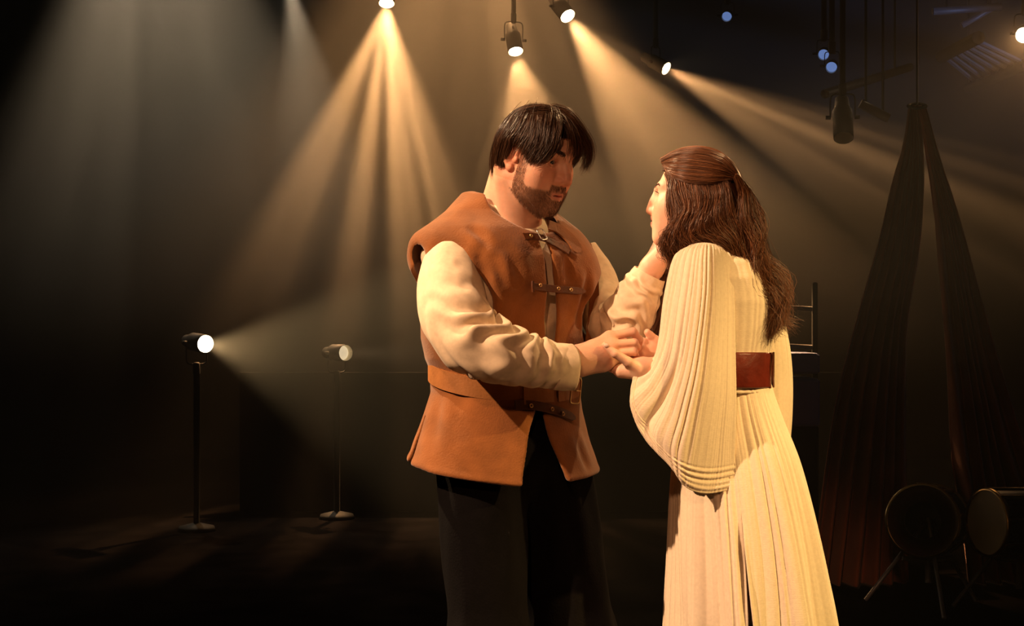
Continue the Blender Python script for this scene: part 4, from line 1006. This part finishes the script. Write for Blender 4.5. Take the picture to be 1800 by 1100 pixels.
crs = -.013 * np.exp(-((v - 2.05) / .30) ** 2) * sstep(.42, .62, u) * sstep(1.0, .88, u) + .006 * np.exp(-((v - 1.3) / .45) ** 2) * sstep(.5, .7, u)
hemf = crs + .0015 * np.sin((u - .86) * 2 * np.pi / .028) * sstep(.86, .89, u) + np.exp(-((u - .965) / .012) ** 2) * .002 + np.exp(-((u - .925) / .008) ** 2) * .0012 + np.exp(-((u - .89) / .007) ** 2) * .001
sg = -1 if np.mean(N[80, 10:60, 1]) > 0 else 1
G = G + sg * N * (pd_ + hemf)[..., None]
sleeve_n = solidify(mesh_obj('sleeve', G.reshape(-1, 3), gridf(nu, nv, cv=True)[:, ::(1 if sg > 0 else -1)], M['gauze'], woman), .002, 0)
# far bell sleeve
rows = [(455, 1285, 1318, .03), (480, 1277, 1336, .045), (540, 1275, 1364, .06), (600, 1270, 1380, .068), (660, 1262, 1387, .072), (720, 1258, 1388, .072), (780, 1256, 1385, .068), (850, 1255, 1378, .06)]
r_ = crom(np.array(rows, float), 90); n, m = 90, 200; th = np.linspace(0, 2 * np.pi, m, endpoint=False)[None]; SD2 = 3.73; u = np.linspace(0, 1, n)[:, None]
d = .004 * pleat(th * 26 / 6.283 + .3 * vn2(th, u * 2, 2.0), 21.0) + .0012 * pleat(th * 70 / 6.283, 5.0)
X = (((r_[:, 1] + r_[:, 2]) / 2 - 900) * SD2 / F)[:, None] + (((r_[:, 2] - r_[:, 1]) / 2 * SD2 / F)[:, None] + d) * np.cos(th)
Y = (SD2 - .05 * (1 - u)) + (r_[:, 3][:, None] + d) * np.sin(th); Zg = (CAMZ + (550 - r_[:, 0]) * SD2 / F)[:, None] + 0 * th
solidify(mesh_obj('sleeve', np.stack([X, Y, Zg], -1).reshape(-1, 3), gridf(n, m, cv=True), M['gauze'], woman), .002, 1)
# wide red belt, closed at the back with two thin metal bars
th = np.linspace(math.pi / 2 + .16, math.pi / 2 + 2 * math.pi - .16, 120); ring = []
for z, gx in ((1.212, .006), (1.216, .0085), (1.25, .008), (1.284, .0085), (1.288, .006)):
    a = np.interp(z, zb, ba) + gx; b = np.interp(z, zb, bb) + gx; w = .0012 * np.sin(th * 7 + z * 90)
    ring.append(np.stack([(a + w) * np.cos(th), .004 + (b + w) * np.sin(th), z + .003 * np.cos(th)], 1))
beltw = solidify(mesh_obj('belt', wW(np.array(ring).reshape(-1, 3)), gridf(5, 120)[:, ::-1], M['red_leather'], woman), .003, 0)
for s in (-1, 1):
    a = math.pi / 2 + s * .17; p = np.array([.130 * math.cos(a), .004 + .107 * math.sin(a), 1.25])
    mesh_obj('closure_bar', *tube([wW(p + [0, 0, -.039]), wW(p), wW(p + [0, 0, .039])], .0022, 8), M['leather'], beltw)

# ---- hair of the dress wearer
cranW = [ell(LW(0, .008, .034), np.array([.080, .098, .090]) * SW, RW), ell(LW(0, -.03, .012), np.array([.069, .066, .094]) * SW, RW, .03 * SW)]
crw = lambda P: field(cranW, np.asarray(P))
CL = hit(crw, 1293, 312, .008) 
clip_d = CL[1]
up = []
for k in np.linspace(0, 1, 7):              # from the hairline back to the clip, low edge -> over the top
    lo = np.array([(1172, 300), (1186, 313), (1215, 321), (1255, 321), (1291, 314)], float); hi = np.array([(1163, 280), (1192, 264), (1232, 259), (1272, 272), (1297, 308)], float)
    pts = lo + (hi - lo) * k; bul = np.array([0, 0, 0, 0, 0.])
    up.append([hit(crw, x, y, l) for (x, y), l in zip(pts, (.004, .010, .013, .013, .008))])
top_far = [mirror(np.array(g), HW, RW) for g in up]
def DG(pts): return [W(*p) for p in pts]
def SG(a, b):                               # first points on the skull, rest free in space
    return [hit(crw, x, y, l) for x, y, l in a] + [W(*p) for p in b]
sideg = [
    SG([(1172, 302, .004), (1179, 330, .010)], [(1181, 375, 3.418), (1178, 415, 3.420), (1174, 448, 3.43), (1180, 480, 3.45)]),
    SG([(1184, 314, .006), (1190, 335, .012)], [(1192, 375, 3.405), (1186, 415, 3.408), (1186, 440, 3.42), (1200, 470, 3.45)]),
    SG([(1200, 318, .006), (1206, 338, .012)], [(1206, 375, 3.398), (1198, 412, 3.400), (1206, 436, 3.412), (1240, 455, 3.45)]),
    SG([(1218, 320, .006), (1222, 340, .012)], [(1220, 375, 3.395), (1212, 410, 3.397), (1232, 432, 3.405), (1282, 452, 3.43), (1312, 495, 3.44), (1330, 540, 3.45)]),
    SG([(1238, 321, .006), (1242, 342, .012)], [(1240, 372, 3.397), (1236, 402, 3.395), (1262, 428, 3.40), (1300, 460, 3.43), (1326, 515, 3.44), (1342, 580, 3.45)]),
    SG([(1258, 320, .006), (1262, 342, .012)], [(1264, 372, 3.405), (1266, 402, 3.402), (1290, 434, 3.41), (1316, 475, 3.44), (1338, 530, 3.45), (1348, 600, 3.455)]),
    SG([(1276, 317, .006), (1282, 340, .012)], [(1288, 372, 3.42), (1294, 405, 3.42), (1310, 440, 3.43), (1332, 490, 3.45), (1352, 545, 3.455), (1366, 585, 3.46)])]
tail = [
    [CL + [0, -.02, 0]] + DG([(1304, 345, 3.43), (1308, 390, 3.42), (1312, 435, 3.42), (1330, 490, 3.43), (1340, 540, 3.44), (1352, 592, 3.45)]),
    [CL + [0, -.01, 0]] + DG([(1314, 345, 3.45), (1320, 392, 3.435), (1326, 440, 3.435), (1346, 490, 3.445), (1358, 540, 3.45), (1368, 580, 3.455)]),
    [CL] + DG([(1320, 348, 3.48), (1330, 395, 3.465), (1336, 440, 3.46), (1356, 488, 3.465), (1366, 535, 3.47), (1378, 570, 3.47)]),
    [CL + [0, .02, 0]] + DG([(1318, 350, 3.51), (1328, 398, 3.50), (1334, 445, 3.49), (1352, 492, 3.50), (1362, 540, 3.50), (1372, 575, 3.50)])]
farlock = [DG([(1180, 360, 3.585), (1178, 420, 3.585), (1168, 470, 3.57), (1160, 520, 3.56), (1150, 560, 3.55), (1146, 585, 3.545)]),
           DG([(1190, 360, 3.60), (1190, 420, 3.60), (1180, 480, 3.58), (1168, 530, 3.565), (1158, 575, 3.555), (1152, 600, 3.55)]),
           DG([(1205, 360, 3.61), (1206, 430, 3.60), (1194, 500, 3.585), (1180, 545, 3.57), (1164, 585, 3.56), (1160, 605, 3.55)])]
farside = [mirror(np.array(g[:5]), HW, RW) for g in sideg]
sets = [sheet(up, 4800, (.0014, .0014), 14, 0, 1, .05, 26, .3), sheet(top_far, 1100, (.0015, .0015), 12, 0, 1, .05),
        sheet(sideg, 6500, (.0025, .008), 24, .019, 2.5, .22, 26, .7), sheet(tail, 4600, (.002, .011), 26, .030, 2.6, .25, 16, .8),
        sheet(farlock, 600, (.004, .008), 16, .006, 1.6, .3, 8, .5), sheet(farside, 900, (.003, .006), 12, .003, 1, .2)]
flyw = [sheet(tail + sideg[-1:], 90, (.003, .022), 20, .016, 2.0, .3), sheet(up, 60, (.003, .005), 14, .001, 1, .1), sheet(farlock, 40, (.008, .022), 14, .012, 1.5, .3)]
hairw = hair_object('hair', sets + flyw, M['hair_brown'], woman, (.14, .054, .021), .5, (.00048, .00014))
def keepW(V):
    q = (V - HW) @ RW / SW; x, y, z = q.T
    return (z > .066 + .10 * np.clip(-y - .05, 0, 1)) | ((y > -.045) & (z > .03)) | ((y > -.012) & (z > -.06))
scalp(cranW, LW, keepW, np.arange(HW[0] - .13, HW[0] + .13, .003), np.arange(HW[1] - .13, HW[1] + .13, .003), np.arange(HW[2] - .12, HW[2] + .14, .003), 'scalp_hair', M['hair_brown'], hairw, (.060, .023, .010))
# inner mass of the falling hair so that light does not pass through it
G = resample([sideg[3], sideg[4], sideg[5], sideg[6], tail[1], tail[2], tail[3]], 30)
for i_, g in enumerate(G):
    r = .011 * np.sin(np.pi * np.clip(np.linspace(.12, .97, 30), 0, 1)) ** .6
    gg = g.copy(); gg[:, 1] += .012
    V, Fq = tube(gg, r, 10); mesh_obj('hair_lock', V, Fq, M['hair_brown'], hairw, np.tile((.05, .019, .008), (len(V), 1)))
p = CL; mesh_obj('hair_clip', *lathe([(.0001, .004), (.006, .004), (.009, .001), (.009, -.003), (.0001, -.004)], 14, p + [.004, -.004, 0], (.9, -.4, .2)), M['leather'], hairw)
